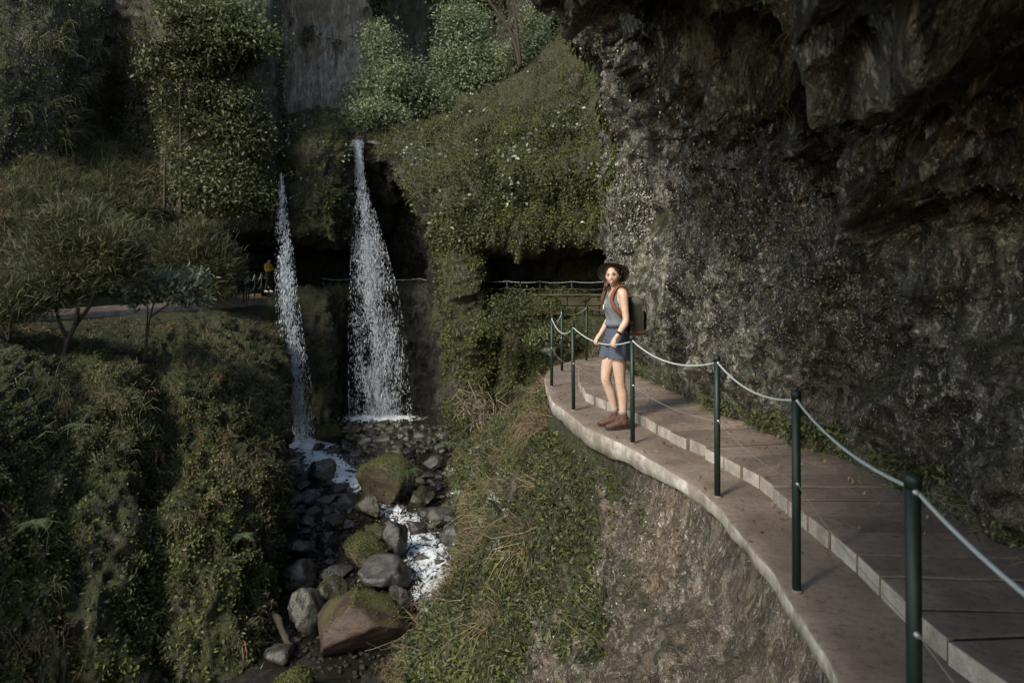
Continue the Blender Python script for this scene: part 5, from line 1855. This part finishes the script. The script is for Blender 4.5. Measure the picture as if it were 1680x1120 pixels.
M['skin'] = fleshmat('skin', (.40, .275, .225))
M['top'] = clothmat('grey blue linen', (.10, .112, .135), .3, 160)
M['shorts'] = clothmat('slate blue cotton', (.052, .062, .092), .12)
M['waist'] = clothmat('dark waistband', (.012, .013, .018))
M['sock'] = clothmat('grey wool sock', (.20, .18, .17), .2)
M['boot'] = clothmat('brown suede', (.085, .046, .036), .2, 60, .85)
M['sole'] = clothmat('dark rubber sole', (.03, .022, .02))
M['lace'] = clothmat('reddish lace', (.16, .07, .06))
M['hat'] = clothmat('olive canvas hat', (.050, .047, .035), .12)
M['hair'] = plain('dark brown hair', (.030, .016, .011), .5, .4, .4, 60, .4)
M['hairred'] = plain('brown plait', (.075, .032, .02), .5, .4, .4, 80, .5)
M['lips'] = plain('lips', (.33, .13, .11), .45, .4, .1)
M['teeth'] = plain('teeth', (.65, .60, .55), .4, .4, .05)
M['eyewhite'] = plain('eye white', (.22, .18, .16), .3, .5, .05)
M['iris'] = plain('dark iris', (.02, .013, .01), .2, .5, .1)
M['packcloth'] = clothmat('charcoal pack canvas', (.030, .032, .028), .2, 120, .8)
M['packgrey'] = clothmat('worn grey flap', (.075, .078, .072), .2, 120, .6)
M['leather'] = plain('brown leather', (.085, .038, .022), .5, .4, .2, 40, .2)
M['rust'] = clothmat('rust orange strap', (.16, .05, .026), .12)
M['cord'] = plain('pale cord', (.42, .36, .27), .7, .3, .1)
M['metal_pendant'] = plain('silver pendant', (.5, .5, .5), .3, .5, .05, 30, 0, .8)


def ball_chain(pts, rad, sides=14):
    """closed tapered tube with rounded ends"""
    pts = np.array(pts, float)
    rad = np.array(rad, float)
    n = max(4, int(np.linalg.norm(np.diff(pts, axis=0), axis=1).sum() / max(rad.min(), .006)) + 2)
    L = np.concatenate([[0], np.cumsum(np.linalg.norm(np.diff(pts, axis=0), axis=1))])
    u = np.linspace(0, L[-1], min(n, 40))
    p = np.stack([np.interp(u, L, pts[:, k]) for k in range(3)], 1)
    r = np.interp(u, L, rad)
    for _ in range(2):
        p[1:-1] = .25 * p[:-2] + .5 * p[1:-1] + .25 * p[2:]
    t0, t1 = nrm(p[0] - p[1]), nrm(p[-1] - p[-2])
    th = np.array([.9, .6, .3])
    P0 = [p[0] + t0 * r[0] * math.sin(a * math.pi / 2) for a in th]
    R0 = [r[0] * math.cos(a * math.pi / 2) for a in th]
    P1 = [p[-1] + t1 * r[-1] * math.sin(a * math.pi / 2) for a in th[::-1]]
    R1 = [r[-1] * math.cos(a * math.pi / 2) for a in th[::-1]]
    return tube_mesh(np.concatenate([P0, p, P1]), np.concatenate([R0, r, R1]), sides)


def ellipse_loft(rings, sides=24):
    """rings: (centre, axis a, axis b) with a, b vectors"""
    th = np.arange(sides) / sides * 2 * math.pi
    V = np.concatenate([np.array(c) + np.cos(th)[:, None] * np.array(a) + np.sin(th)[:, None] * np.array(b) for c, a, b in rings])
    n = len(rings)
    F = []
    for i in range(n - 1):
        for k in range(sides):
            k2 = (k + 1) % sides
            F += [(i * sides + k, i * sides + k2, (i + 1) * sides + k2), (i * sides + k, (i + 1) * sides + k2, (i + 1) * sides + k)]
    c0 = len(V)
    V = np.concatenate([V, [rings[0][0]], [rings[-1][0]]])
    for k in range(sides):
        F += [(c0, (k + 1) % sides, k), (c0 + 1, (n - 1) * sides + k, (n - 1) * sides + (k + 1) % sides)]
    return V, np.array(F)


def remeshed(parts, voxel, smooth=2):
    V, F = merge(parts)
    me = mesh_arr('tmp', V, F)
    bm = bmesh.new()
    bm.from_mesh(me)
    bmesh.ops.recalc_face_normals(bm, faces=bm.faces)
    bm.to_mesh(me)
    bm.free()
    o = bpy.data.objects.new('tmp', me)
    COL.objects.link(o)
    md = o.modifiers.new('r', 'REMESH')
    md.mode = 'VOXEL'
    md.voxel_size = voxel
    if smooth:
        ms = o.modifiers.new('s', 'SMOOTH')
        ms.iterations = smooth
        ms.factor = .5
    dg = bpy.context.evaluated_depsgraph_get()
    ev = o.evaluated_get(dg)
    m2 = bpy.data.meshes.new_from_object(ev)
    bpy.data.objects.remove(o)
    bpy.data.meshes.remove(me)
    for p_ in m2.polygons:
        p_.use_smooth = True
    return m2


def mesh_np(me):
    V = np.zeros(len(me.vertices) * 3)
    me.vertices.foreach_get('co', V)
    N = np.zeros(len(me.vertices) * 3)
    me.vertices.foreach_get('normal', N)
    F = [tuple(p_.vertices) for p_ in me.polygons]
    return V.reshape(-1, 3), N.reshape(-1, 3), F


def seg_dist(p, a, b):
    a, b = np.array(a), np.array(b)
    t = np.clip(((p - a) @ (b - a)) / ((b - a) @ (b - a)), 0, 1)
    return np.linalg.norm(p - a - t[:, None] * (b - a), axis=1)


def garment(name, me, mask, offset, mat, parent, thick=.004):
    V, N, F = mesh_np(me)
    off = offset(V)
    keep = mask(V)
    fk = [f for f in F if all(keep[i] for i in f)]
    used = sorted({i for f in fk for i in f})
    mp = {i: k for k, i in enumerate(used)}
    W = V[used] + N[used] * off[used][:, None]
    m2 = bpy.data.meshes.new(name)
    m2.from_pydata(W.tolist(), [], [[mp[i] for i in f] for f in fk])
    for p_ in m2.polygons:
        p_.use_smooth = True
    o = link(name, m2, mat, parent)
    sm = o.modifiers.new('s', 'SMOOTH')
    sm.iterations = 4
    so = o.modifiers.new('t', 'SOLIDIFY')
    so.thickness = thick
    so.offset = -1
    return o


def build_person(origin, fwd, J, label, voxel, head_dir, head_up, hands, colors, clothes=True, tilt=0):
    """local axes: f forward, l to the person's left, z up"""
    fwd = nrm(np.array([fwd[0], fwd[1], 0.0]))
    left = np.array([-fwd[1], fwd[0], 0])
    up = np.array([0, 0, 1.0])

    def W(p):
        return fwd * p[0] + left * p[1] + up * p[2]
    root = empty('person', origin)
    tag(root, label, 'person')
    parts = []
    # torso rings: (f, l, z, half depth, half width)
    rings = []
    for f, l, z, hd, hw in J['torso']:
        rings.append((W((f, l, z)), fwd * hd, left * hw))
    parts.append(ellipse_loft(rings, 28))
    segs = {}
    for side in 'LR':
        s = 1 if side == 'L' else -1
        hip, knee, ank = [np.array(W(J[k + side])) for k in ('hip', 'knee', 'ankle')]
        calf = knee * .68 + ank * .32 - fwd * .018
        thigh = hip * .5 + knee * .5 + fwd * .012
        parts.append(ball_chain([hip + up * .03, hip * .8 + thigh * .2, thigh, knee + up * .03, knee, knee * .88 + ank * .12, calf, calf * .4 + ank * .6, ank, ank - up * .04],
                                [.088, .086, .072, .053, .051, .048, .053, .040, .033, .036]))
        sh, el, wr = [np.array(W(J[k + side])) for k in ('sh', 'el', 'wr')]
        parts.append(ball_chain([W((J['sh' + side][0], J['sh' + side][1] * .45, J['sh' + side][2] + .012)), sh, sh * .75 + el * .25, sh * .4 + el * .6, el, el * .75 + wr * .25, el * .4 + wr * .6, wr],
                                [.05, .050, .045, .038, .034, .037, .030, .0225]))
        segs[side] = (sh, el, wr)
        # hand closed on what it holds
        hc, axis, palm_n = hands[side]              # centre of the grip, direction of the held cable, direction from wrist side
        hc, axis = np.array(hc) - np.array(origin), nrm(np.array(axis))
        reach = nrm(hc - wr)
        reach = nrm(reach - axis * (reach @ axis))
        nn = np.cross(axis, reach)
        if nn[2] < 0:
            nn = -nn                                 # nn points up: the palm lies over the cable
        kn = hc + nn * .020
        parts.append(ball_chain([wr, (wr + kn) / 2 + nn * .006 - axis * .008, kn - axis * .014], [.023, .021, .015], 12))
        parts.append(ball_chain([wr, (wr + kn) / 2 + nn * .006 + axis * .010, kn + axis * .016], [.023, .021, .015], 12))
        for q, (ofs, ln) in enumerate(((-.032, .9), (-.011, 1.0), (.010, .97), (.031, .8))):
            b = kn + axis * ofs
            parts.append(ball_chain([b - reach * .018, b + reach * .014 * ln - nn * .002, b + reach * .026 * ln - nn * .016, b + reach * .020 * ln - nn * .036, b + reach * .002 - nn * .044],
                                    [.0095, .0092, .0088, .0082, .0072], 8))
        th = (wr + kn) / 2 + axis * (.022 * s)
        parts.append(ball_chain([th, th * .5 + (kn + axis * .038 * s) * .5 - nn * .006, kn + axis * .034 * s - nn * .020, kn + axis * .022 * s - nn * .036 + reach * .004], [.013, .0115, .0100, .0085], 8))
    # neck and head
    hc = np.array(W(J['head']))
    hf = nrm(np.array(head_dir, float))
    hu = np.array(head_up, float)
    hu = nrm(hu - hf * (hu @ hf))
    hl = np.cross(hu, hf)
    nb = np.array(W(J['neck']))
    parts.append(ball_chain([nb - up * .04, nb + up * .02, hc - hu * .05 - hf * .012], [.058, .050, .048]))

    def H(x, y, z):
        return hc + hl * x + hf * y + hu * z
    nu, nv = 48, 40
    V = []
    for i in range(nv + 1):
        ph = math.pi * i / nv
        for k in range(nu):
            th = 2 * math.pi * k / nu
            x, y, z = math.sin(ph) * math.sin(th), math.sin(ph) * math.cos(th), math.cos(ph)
            X_, Y_, Z_ = x * .072, y * .090, z * .108
            if z < -.05:                             # jaw
                g = min(1, (-z - .05) / .95)
                X_ *= 1 - .42 * g ** 1.3
                if y > 0:
                    Y_ = Y_ * (1 - .05 * g) + .012 * g
                else:
                    Y_ *= 1 - .55 * g
            if y > 0:
                Y_ *= .95
                a = X_
                bz = Z_
                Y_ += .020 * math.exp(-(a / .011) ** 2) * math.exp(-((bz + .018) / .016) ** 2)     # nose tip
                Y_ += .010 * math.exp(-(a / .009) ** 2) * math.exp(-((bz - .004) / .022) ** 2)     # bridge
                Y_ -= .010 * (math.exp(-((a - .030) / .014) ** 2) + math.exp(-((a + .030) / .014) ** 2)) * math.exp(-((bz - .012) / .012) ** 2)
                Y_ += .004 * math.exp(-(a / .05) ** 2) * math.exp(-((bz - .032) / .010) ** 2)      # brow
                Y_ += .006 * math.exp(-(a / .020) ** 2) * math.exp(-((bz + .050) / .010) ** 2)     # lips
                Y_ += .008 * math.exp(-(a / .018) ** 2) * math.exp(-((bz + .088) / .014) ** 2)     # chin
                Y_ += .005 * (math.exp(-((a - .038) / .016) ** 2) + math.exp(-((a + .038) / .016) ** 2)) * math.exp(-((bz + .022) / .018) ** 2)
            V.append(H(X_, Y_, Z_))
    F = []
    for i in range(nv):
        for k in range(nu):
            a, b = i * nu + k, i * nu + (k + 1) % nu
            F += [(a, b, b + nu), (a, b + nu, a + nu)]
    parts.append((np.array(V), np.array(F)))
    for s in (-1, 1):                                # ears
        parts.append(ball_chain([H(s * .069, -.004, .018), H(s * .077, -.012, .004), H(s * .070, -.004, -.022)], [.010, .011, .007], 8))
    me = remeshed(parts, voxel, 3)
    body = link('body', me, colors['skin'], root)

    def local(V):
        return V @ fwd, V @ left, V[:, 2]

    def armdist(V):
        d = np.full(len(V), 9.0)
        for s in 'LR':
            a, b, c = segs[s]
            hcc = np.array(hands[s][0]) - np.array(origin)
            d = np.minimum(d, np.minimum(np.minimum(seg_dist(V, a * .85 + b * .15, b) - .058, seg_dist(V, b, c) - .052), seg_dist(V, c, hcc) - .075))
        return d
    return root, me, W, H, (fwd, left, up), local, armdist


def ribbon(pts, normal_fn, width, thick, name, mat, parent):
    p = resample(np.array(pts), .012)
    t = nrm(np.gradient(p, axis=0))
    n = nrm(np.array([normal_fn(q) for q in p]))
    s = nrm(np.cross(t, n))
    rows = np.stack([p - s * width / 2, p + s * width / 2, p + s * width / 2 + n * thick, p - s * width / 2 + n * thick], 1)
    m = len(p)
    V = rows.reshape(-1, 3)
    F = []
    for i in range(m - 1):
        for k in range(4):
            k2 = (k + 1) % 4
            F.append((i * 4 + k, i * 4 + k2, (i + 1) * 4 + k2, (i + 1) * 4 + k))
    return link(name, mesh_arr(name, V, np.array(F), False), mat, parent)


# ---- the woman at the rail
ORG = (1.075, 7.50, 0.0)
HL = ROPE_SPAN[int(.745 * 40)]
HR = ROPE_SPAN[int(.45 * 40)]
RA = nrm(ROPE_SPAN[-1] - ROPE_SPAN[0])
J = dict(
    torso=[(.005, 0, .80, .070, .12), (.0, 0, .84, .098, .150), (.0, 0, .90, .108, .168), (.0, 0, .96, .098, .155), (.004, 0, 1.03, .080, .122), (.008, 0, 1.08, .080, .120), (.012, 0, 1.16, .092, .132),
           (.018, 0, 1.24, .108, .145), (.010, 0, 1.31, .098, .150), (.0, 0, 1.37, .075, .140), (-.005, 0, 1.41, .055, .085), (-.005, 0, 1.43, .045, .05)],
    hipL=(0, .082, .87), kneeL=(.0, .092, .475), ankleL=(-.035, .088, .10), hipR=(.005, -.082, .87), kneeR=(.095, -.075, .480), ankleR=(-.025, -.085, .10),
    shL=(-.008, .158, 1.375), shR=(.0, -.158, 1.375), elL=(-.02, .215, 1.10), elR=(-.015, -.225, 1.11),
    wrL=(0, 0, 0), wrR=(0, 0, 0), neck=(-.002, 0, 1.425), head=(.045, .01, 1.548))
FW = nrm(np.array([-.975, -.22, 0]))
LF = np.array([-FW[1], FW[0], 0])


def to_local(p):
    v = np.array(p) - np.array(ORG)
    return (v @ FW, v @ LF, v[2])


for s, hpt in (('L', HL), ('R', HR)):
    el = np.array(J['el' + s])
    h = np.array(to_local(hpt)) + np.array([0, 0, .035])
    dv = h - el
    J['wr' + s] = tuple(el + dv * (1 - .062 / np.linalg.norm(dv)))
root, me, W, H, ax, local, armdist = build_person(ORG, (-.975, -.22), J, 'woman in a wide hat with backpack leaning on the rail cable', .0068,
                                                  (-.36, -.92, -.04), (-.10, -.02, 1), {'L': (HL, RA, None), 'R': (HR, RA, None)}, dict(skin=M['skin']))
woman = root


def top_mask(V):
    f, l, z = local(V)
    k = (z > 1.025) & (z < 1.435) & (armdist(V) > 0)
    k &= (np.abs(l) < .148 - .25 * np.clip(z - 1.27, 0, .12)) | (z < 1.27)
    k &= ~((f > .0) & (z > 1.325 + 1.3 * np.abs(l) - .0))
    k &= ~((z > 1.40) & (np.abs(l) < .062))
    return k


def top_off(V):
    f, l, z = local(V)
    return .009 + .026 * np.exp(-((z - 1.062) / .028) ** 2) + .006 * np.sin(l * 60 + z * 25) * np.exp(-((z - 1.10) / .07) ** 2)


def shorts_mask(V):
    f, l, z = local(V)
    return (z > .705 + .008 * np.sin(f * 30) + .022 * np.exp(-(l / .022) ** 2)) & (z < 1.03) & (armdist(V) > -.005 + .0 * z) & (np.abs(l) < .2)


def shorts_off(V):
    f, l, z = local(V)
    return .010 + .024 * np.clip((.93 - z) / .22, 0, 1) * np.clip((np.abs(l) - .012) / .05, -.2, 1) + .004 * np.sin(l * 45 + f * 55 + z * 8)


garment('top', me, top_mask, top_off, M['top'], root)
garment('shorts', me, shorts_mask, shorts_off, M['shorts'], root)
garment('waistband', me, lambda V: (local(V)[2] > 1.012) & (local(V)[2] < 1.042) & (armdist(V) > -.01), lambda V: np.full(len(V), .019), M['waist'], root)
for s in 'LR':
    a = np.array(W(J['ankle' + s]))
    kn = np.array(W(J['knee' + s]))
    dirn = nrm(kn - a)
    link('sock', mesh_arr('sock', *tube_mesh([a - dirn * .03, a + dirn * .02, a + dirn * .05, a + dirn * .075, a + dirn * .085, a + dirn * .082], [.043, .041, .042, .044, .045, .040], 18)), M['sock'], root)
    # boot
    f0 = nrm(FW * 1 + LF * (.10 if s == 'L' else -.05))
    l0 = np.array([-f0[1], f0[0], 0])
    g = a * np.array([1, 1, 0])
    rings = []
    for f, z0, z1, w in ((-.075, .03, .085, .012), (-.07, .016, .11, .030), (-.045, .014, .125, .037), (0, .014, .125, .037), (.04, .014, .115, .037), (.08, .014, .09, .040), (.12, .014, .072, .044), (.155, .014, .064, .042), (.18, .016, .056, .032), (.192, .024, .046, .014)):
        c = g + f0 * f + np.array([0, 0, (z0 + z1) / 2])
        rings.append((c, l0 * w, np.array([0, 0, (z1 - z0) / 2])))
    parts = [ellipse_loft(rings, 20)]
    parts.append(ball_chain([g + np.array([0, 0, .07]) - f0 * .01, a + dirn * .0 - f0 * .004, a + dirn * .045], [.046, .046, .047]))
    bt = link('boot', remeshed(parts, .006, 3), M['boot'], root)
    V, F = [], []
    out = []
    for f, w in ((-.082, .018), (-.075, .032), (-.04, .040), (.02, .040), (.07, .043), (.12, .048), (.16, .045), (.188, .032), (.2, .014)):
        out.append((f, w))
    loop = [(f, w) for f, w in out] + [(f, -w) for f, w in out[::-1]]
    bm = bmesh.new()
    vs = [bm.verts.new(g + f0 * f + l0 * w + np.array([0, 0, .0 + (.012 if f > .17 else 0)])) for f, w in loop]
    fc = bm.faces.new(vs)
    ex = bmesh.ops.extrude_face_region(bm, geom=[fc])
    for v in ex['geom']:
        if isinstance(v, bmesh.types.BMVert):
            v.co.z += .024
    bmesh.ops.recalc_face_normals(bm, faces=bm.faces)
    bm_obj('sole', bm, M['sole'], bt)
    for q in range(5):
        z = .10 + q * .017
        f = .085 - q * .014
        lc = g + f0 * f + np.array([0, 0, z])
        link('lace', mesh_arr('lace', *tube_mesh([lc - l0 * .026 - f0 * .012, lc + f0 * .004, lc + l0 * .026 + f0 * (-.012)], .0042, 6)), M['lace'], bt)
# face
for s in (-1, 1):
    e = link('eye', mesh_arr('eye', *ball_chain([H(s * .030, .069, .010), H(s * .030, .0705, .010)], [.0072, .0072], 12)), M['eyewhite'], root)
    link('iris', mesh_arr('iris', *ball_chain([H(s * .030 - .002, .0745, .010), H(s * .030 - .002, .0755, .010)], [.0068, .0064], 10)), M['iris'], e)
    link('eyebrow', mesh_arr('eyebrow', *tube_mesh([H(s * .014, .087, .030), H(s * .030, .084, .035), H(s * .046, .074, .030)], [.0025, .0032, .0018], 6)), M['hair'], root)
    link('eyelash', mesh_arr('eyelash', *tube_mesh([H(s * .018, .0765, .0165), H(s * .030, .079, .0200), H(s * .043, .072, .0150)], [.0016, .0022, .0016], 6)), M['hair'], root)
link('lips', mesh_arr('lips', *tube_mesh([H(-.028, .073, -.039), H(-.015, .088, -.0445), H(0, .0925, -.0465), H(.015, .088, -.0445), H(.028, .073, -.039)], [.0012, .0030, .0034, .0030, .0012], 8)), M['lips'], root)
link('lips', mesh_arr('lips', *tube_mesh([H(-.026, .072, -.042), H(-.014, .086, -.057), H(0, .0905, -.0605), H(.014, .086, -.057), H(.026, .072, -.042)], [.0012, .0034, .0040, .0034, .0012], 8)), M['lips'], root)
link('teeth', mesh_arr('teeth', *tube_mesh([H(-.019, .083, -.0455), H(0, .0915, -.0525), H(.019, .083, -.0455)], [.0030, .0046, .0030], 8)), M['teeth'], root)
# hair: cap, side mass, plait
V, F = [], []
hp = []
for (x, y, z, r_) in ((0, -.014, .032, .085), (0, -.03, .0, .078), (.042, -.028, -.01, .040), (-.042, -.028, -.01, .040), (.046, -.045, -.06, .030), (-.042, -.045, -.06, .030), (0, -.05, -.06, .048)):
    hp.append(ball_chain([H(x, y, z), H(x, y - .004, z - .004)], [r_, r_], 16))
link('hair', remeshed(hp, .008, 3), M['hair'], root)


def plait(pts, name):
    p = resample(np.array(pts), .004)
    parts_ = []
    for k3 in range(3):
        ph = np.arange(len(p)) * .35 + k3 * 2.094
        q = p + np.cos(ph)[:, None] * hl_ * .010 + (np.sin(2 * ph) * .006)[:, None] * hf_
        parts_.append(tube_mesh(q, np.interp(np.linspace(0, 1, len(p)), [0, .1, .85, 1], [.008, .0115, .009, .003]), 7))
    return link(name, mesh_arr(name, *merge(parts_)), M['hairred'], root)


hl_ = H(1, 0, 0) - H(0, 0, 0)
hf_ = H(0, 1, 0) - H(0, 0, 0)
plait([H(-.060, .0, -.05), H(-.074, .03, -.09), W((.10, -.085, 1.40)), W((.125, -.075, 1.33)), W((.132, -.07, 1.26))], 'plait')
plait([H(.058, -.03, -.05), H(.066, -.03, -.09), W((-.03, .075, 1.43))], 'plait')
# hat
bn = nrm(np.array([.16, .70, .66]))
bc = H(0, -.030, .045)
e1 = nrm(np.cross(bn, [0, 0, 1]))
e2 = np.cross(bn, e1)
th = np.linspace(0, 2 * math.pi, 64, endpoint=False)
rows = []
for r_, up_ in ((.082, .012), (.10, .006), (.125, -.002), (.140, -.010), (.154, -.022), (.156, -.026), (.152, -.020), (.140, -.006), (.125, .002), (.10, .010), (.083, .016)):
    wob_ = .010 * np.sin(2 * th + .6) * (r_ / .17) ** 2 + .006 * np.sin(3 * th + 2) * (r_ / .17) ** 2
    ov = 1 + .06 * np.cos(2 * th)
    rows.append(bc + (np.cos(th) * r_ * ov)[:, None] * e1 + (np.sin(th) * r_ * ov)[:, None] * e2 + (up_ * .8 + wob_)[:, None] * bn)
G = np.array(rows)
G = np.concatenate([G, G[:, :1]], 1)
hat = link('hat', mesh_arr('hat', G.reshape(-1, 3), grid_faces(G.shape[0], G.shape[1])), M['hat'], root)
rows = []
for r_, up_ in ((.083, .0), (.084, .02), (.082, .05), (.078, .075), (.066, .093), (.045, .100), (.02, .102), (.002, .102)):
    rows.append(bc + (np.cos(th) * r_)[:, None] * e1 + (np.sin(th) * r_)[:, None] * e2 + (np.full(64, up_))[:, None] * bn)
G = np.array(rows)
G = np.concatenate([G, G[:, :1]], 1)
link('hat_crown', mesh_arr('hat_crown', G.reshape(-1, 3), grid_faces(*G.shape[:2])), M['hat'], hat)
# lanyard and watch
lp = [W((-.045, .05, 1.435)), W((.02, .066, 1.435)), W((.072, .055, 1.38)), W((.112, .025, 1.31)), W((.136, .0, 1.255)), W((.112, -.025, 1.31)), W((.072, -.055, 1.38)), W((.02, -.066, 1.435)), W((-.045, -.05, 1.435))]
ln_ = link('lanyard', mesh_arr('lanyard', *tube_mesh(resample(np.array(lp), .01), .0035, 6)), M['cord'], root)
link('pendant', mesh_arr('pendant', *ball_chain([W((.140, 0, 1.25)), W((.142, 0, 1.215))], [.010, .012], 10)), M['metal_pendant'], ln_)
wl, el_ = np.array(W(J['wrL'])), np.array(W(J['elL']))
dd = nrm(el_ - wl)
link('watch', mesh_arr('watch', *tube_mesh([wl + dd * .022, wl + dd * .026, wl + dd * .042, wl + dd * .046], [.026, .0285, .0285, .026], 18)), M['waist'], root)

# ---- backpack on her back: a thing of its own
bp = empty('backpack', np.array(ORG) + W((-.20, 0, .96)))
tag(bp, 'dark canvas backpack with rust orange straps on the woman', 'backpack')
B0 = W((-.20, 0, .96))


def BW(f, l, z):
    return np.array(W((f, l, z))) - B0


def rbox(f0_, f1_, w, z0, z1, bev, name, mat, taper=0.0, parent=bp, seg=4):
    bm = bmesh.new()
    vs = []
    for z, k in ((z0, 1), (z1, 1 - taper)):
        for f, l in ((f0_, -w), (f1_, -w), (f1_, w), (f0_, w)):
            fm = (f0_ + f1_) / 2
            vs.append(bm.verts.new(BW(f1_ + (f - f1_) * k, l * k, z)))
    for q in ((0, 1, 2, 3), (7, 6, 5, 4), (0, 4, 5, 1), (1, 5, 6, 2), (2, 6, 7, 3), (3, 7, 4, 0)):
        bm.faces.new([vs[i] for i in q])
    bmesh.ops.recalc_face_normals(bm, faces=bm.faces)
    bmesh.ops.bevel(bm, geom=list(bm.edges), offset=bev, segments=seg, affect='EDGES', profile=.5)
    return bm_obj(name, bm, mat, parent, True)


rbox(-.270, -.105, .122, .965, 1.29, .035, 'bag', M['packcloth'], .06)
rbox(-.272, -.103, .124, .950, 1.005, .024, 'leather_base', M['leather'], 0)
rbox(-.278, -.112, .120, 1.225, 1.340, .045, 'flap', M['packgrey'], .2)
rbox(-.298, -.26, .09, 1.00, 1.18, .02, 'pocket', M['packcloth'], .1)
for l in (-.07, .07):
    ribbon([BW(-.20, l, 1.345), BW(-.272, l, 1.335), BW(-.283, l, 1.25), BW(-.300, l, 1.185)], lambda q: -FW, .022, .004, 'buckle_strap', M['leather'], bp)
ribbon([BW(-.23, .112, 1.325), BW(-.235, .128, 1.25), BW(-.235, .126, 1.10)], lambda q: LF, .020, .004, 'buckle_strap', M['packcloth'], bp)
link('zip_pull', mesh_arr('zip_pull', *ball_chain([BW(-.235, .134, 1.235), BW(-.232, .136, 1.195)], [.006, .007], 8)), M['rust'], bp)
link('haul_loop', mesh_arr('haul_loop', *tube_mesh([BW(-.13, -.03, 1.355), BW(-.135, -.02, 1.40), BW(-.135, .02, 1.40), BW(-.13, .03, 1.355)], .007, 8)), M['rust'], bp)
for s in (1, -1):
    ribbon([BW(-.115, s * .075, 1.33), BW(-.085, s * .082, 1.41), BW(-.03, s * .092, 1.448), BW(.035, s * .10, 1.438), BW(.085, s * .110, 1.375), BW(.100, s * .120, 1.30), BW(.075, s * .140, 1.225), BW(.02, s * .152, 1.17), BW(-.05, s * .150, 1.12), BW(-.115, s * .128, 1.08)],
           lambda q, s=s: np.array(q) + B0 - W((-.01, s * .06, 1.24)), .038, .009, 'shoulder_strap', M['rust'], bp)

# ---- the distant hiker
ORG2 = U(440, 479.5, 36.2)
J2 = dict(J)
for k_, v_ in dict(head=(.06, 0, 1.55), kneeL=(.06, .09, .47), kneeR=(.02, -.08, .47), ankleL=(.05, .10, .09), ankleR=(-.06, -.09, .09), elL=(.06, .22, 1.12), elR=(.05, -.22, 1.12), wrL=(.26, .16, 1.12), wrR=(.25, -.12, 1.10)).items():
    J2[k_] = v_
FW2 = nrm(np.array([.85, -.5, 0]))
LF2 = np.array([-FW2[1], FW2[0], 0])
hands2 = {}
for s in 'LR':
    w_ = np.array(J2['wr' + s]) + np.array([.06, 0, 0])
    hands2[s] = (np.array(ORG2) + FW2 * w_[0] + LF2 * w_[1] + np.array([0, 0, w_[2]]), LF2, None)
M['darkcloth'] = clothmat('dark hiking clothes', (.02, .02, .022))
M['yellow'] = clothmat('yellow jacket', (.40, .22, .035))
M['paleshoe'] = clothmat('pale shoes', (.40, .38, .36))
r2, me2, W_2, H2, _, local2, arm2 = build_person(ORG2, FW2, J2, 'distant hiker in a yellow jacket standing in the dark left gallery', .014, (.8, -.6, -.1), (0, 0, 1), hands2, dict(skin=M['skin']))
garment('jacket', me2, lambda V: (local2(V)[2] > 1.0) & (local2(V)[2] < 1.43) & (np.linalg.norm(V - (hands2['L'][0] - np.array(ORG2)), axis=1) > .12) & (np.linalg.norm(V - (hands2['R'][0] - np.array(ORG2)), axis=1) > .12),
        lambda V: np.full(len(V), .02), M['yellow'], r2, .008)
garment('trousers', me2, lambda V: (local2(V)[2] > .10) & (local2(V)[2] < 1.02) & (np.abs(local2(V)[0]) < .2) & (np.abs(local2(V)[1]) < .2), lambda V: np.full(len(V), .018), M['darkcloth'], r2, .008)
hp = [ball_chain([H2(0, -.01, .03), H2(0, -.014, .026)], [.09, .09], 12), ball_chain([H2(0, -.035, -.04), H2(0, -.035, -.05)], [.06, .06], 12)]
link('hair', remeshed(hp, .014, 2), M['hair'], r2)
for s in 'LR':
    a = np.array(W_2(J2['ankle' + s]))
    g = a * np.array([1, 1, 0])
    link('shoe', mesh_arr('shoe', *ellipse_loft([(g + FW2 * f + np.array([0, 0, h / 2]), LF2 * w, np.array([0, 0, h / 2])) for f, w, h in ((-.09, .02, .06), (-.06, .04, .12), (0, .045, .12), (.08, .05, .09), (.15, .048, .07), (.19, .02, .05))], 14)), M['paleshoe'], r2)
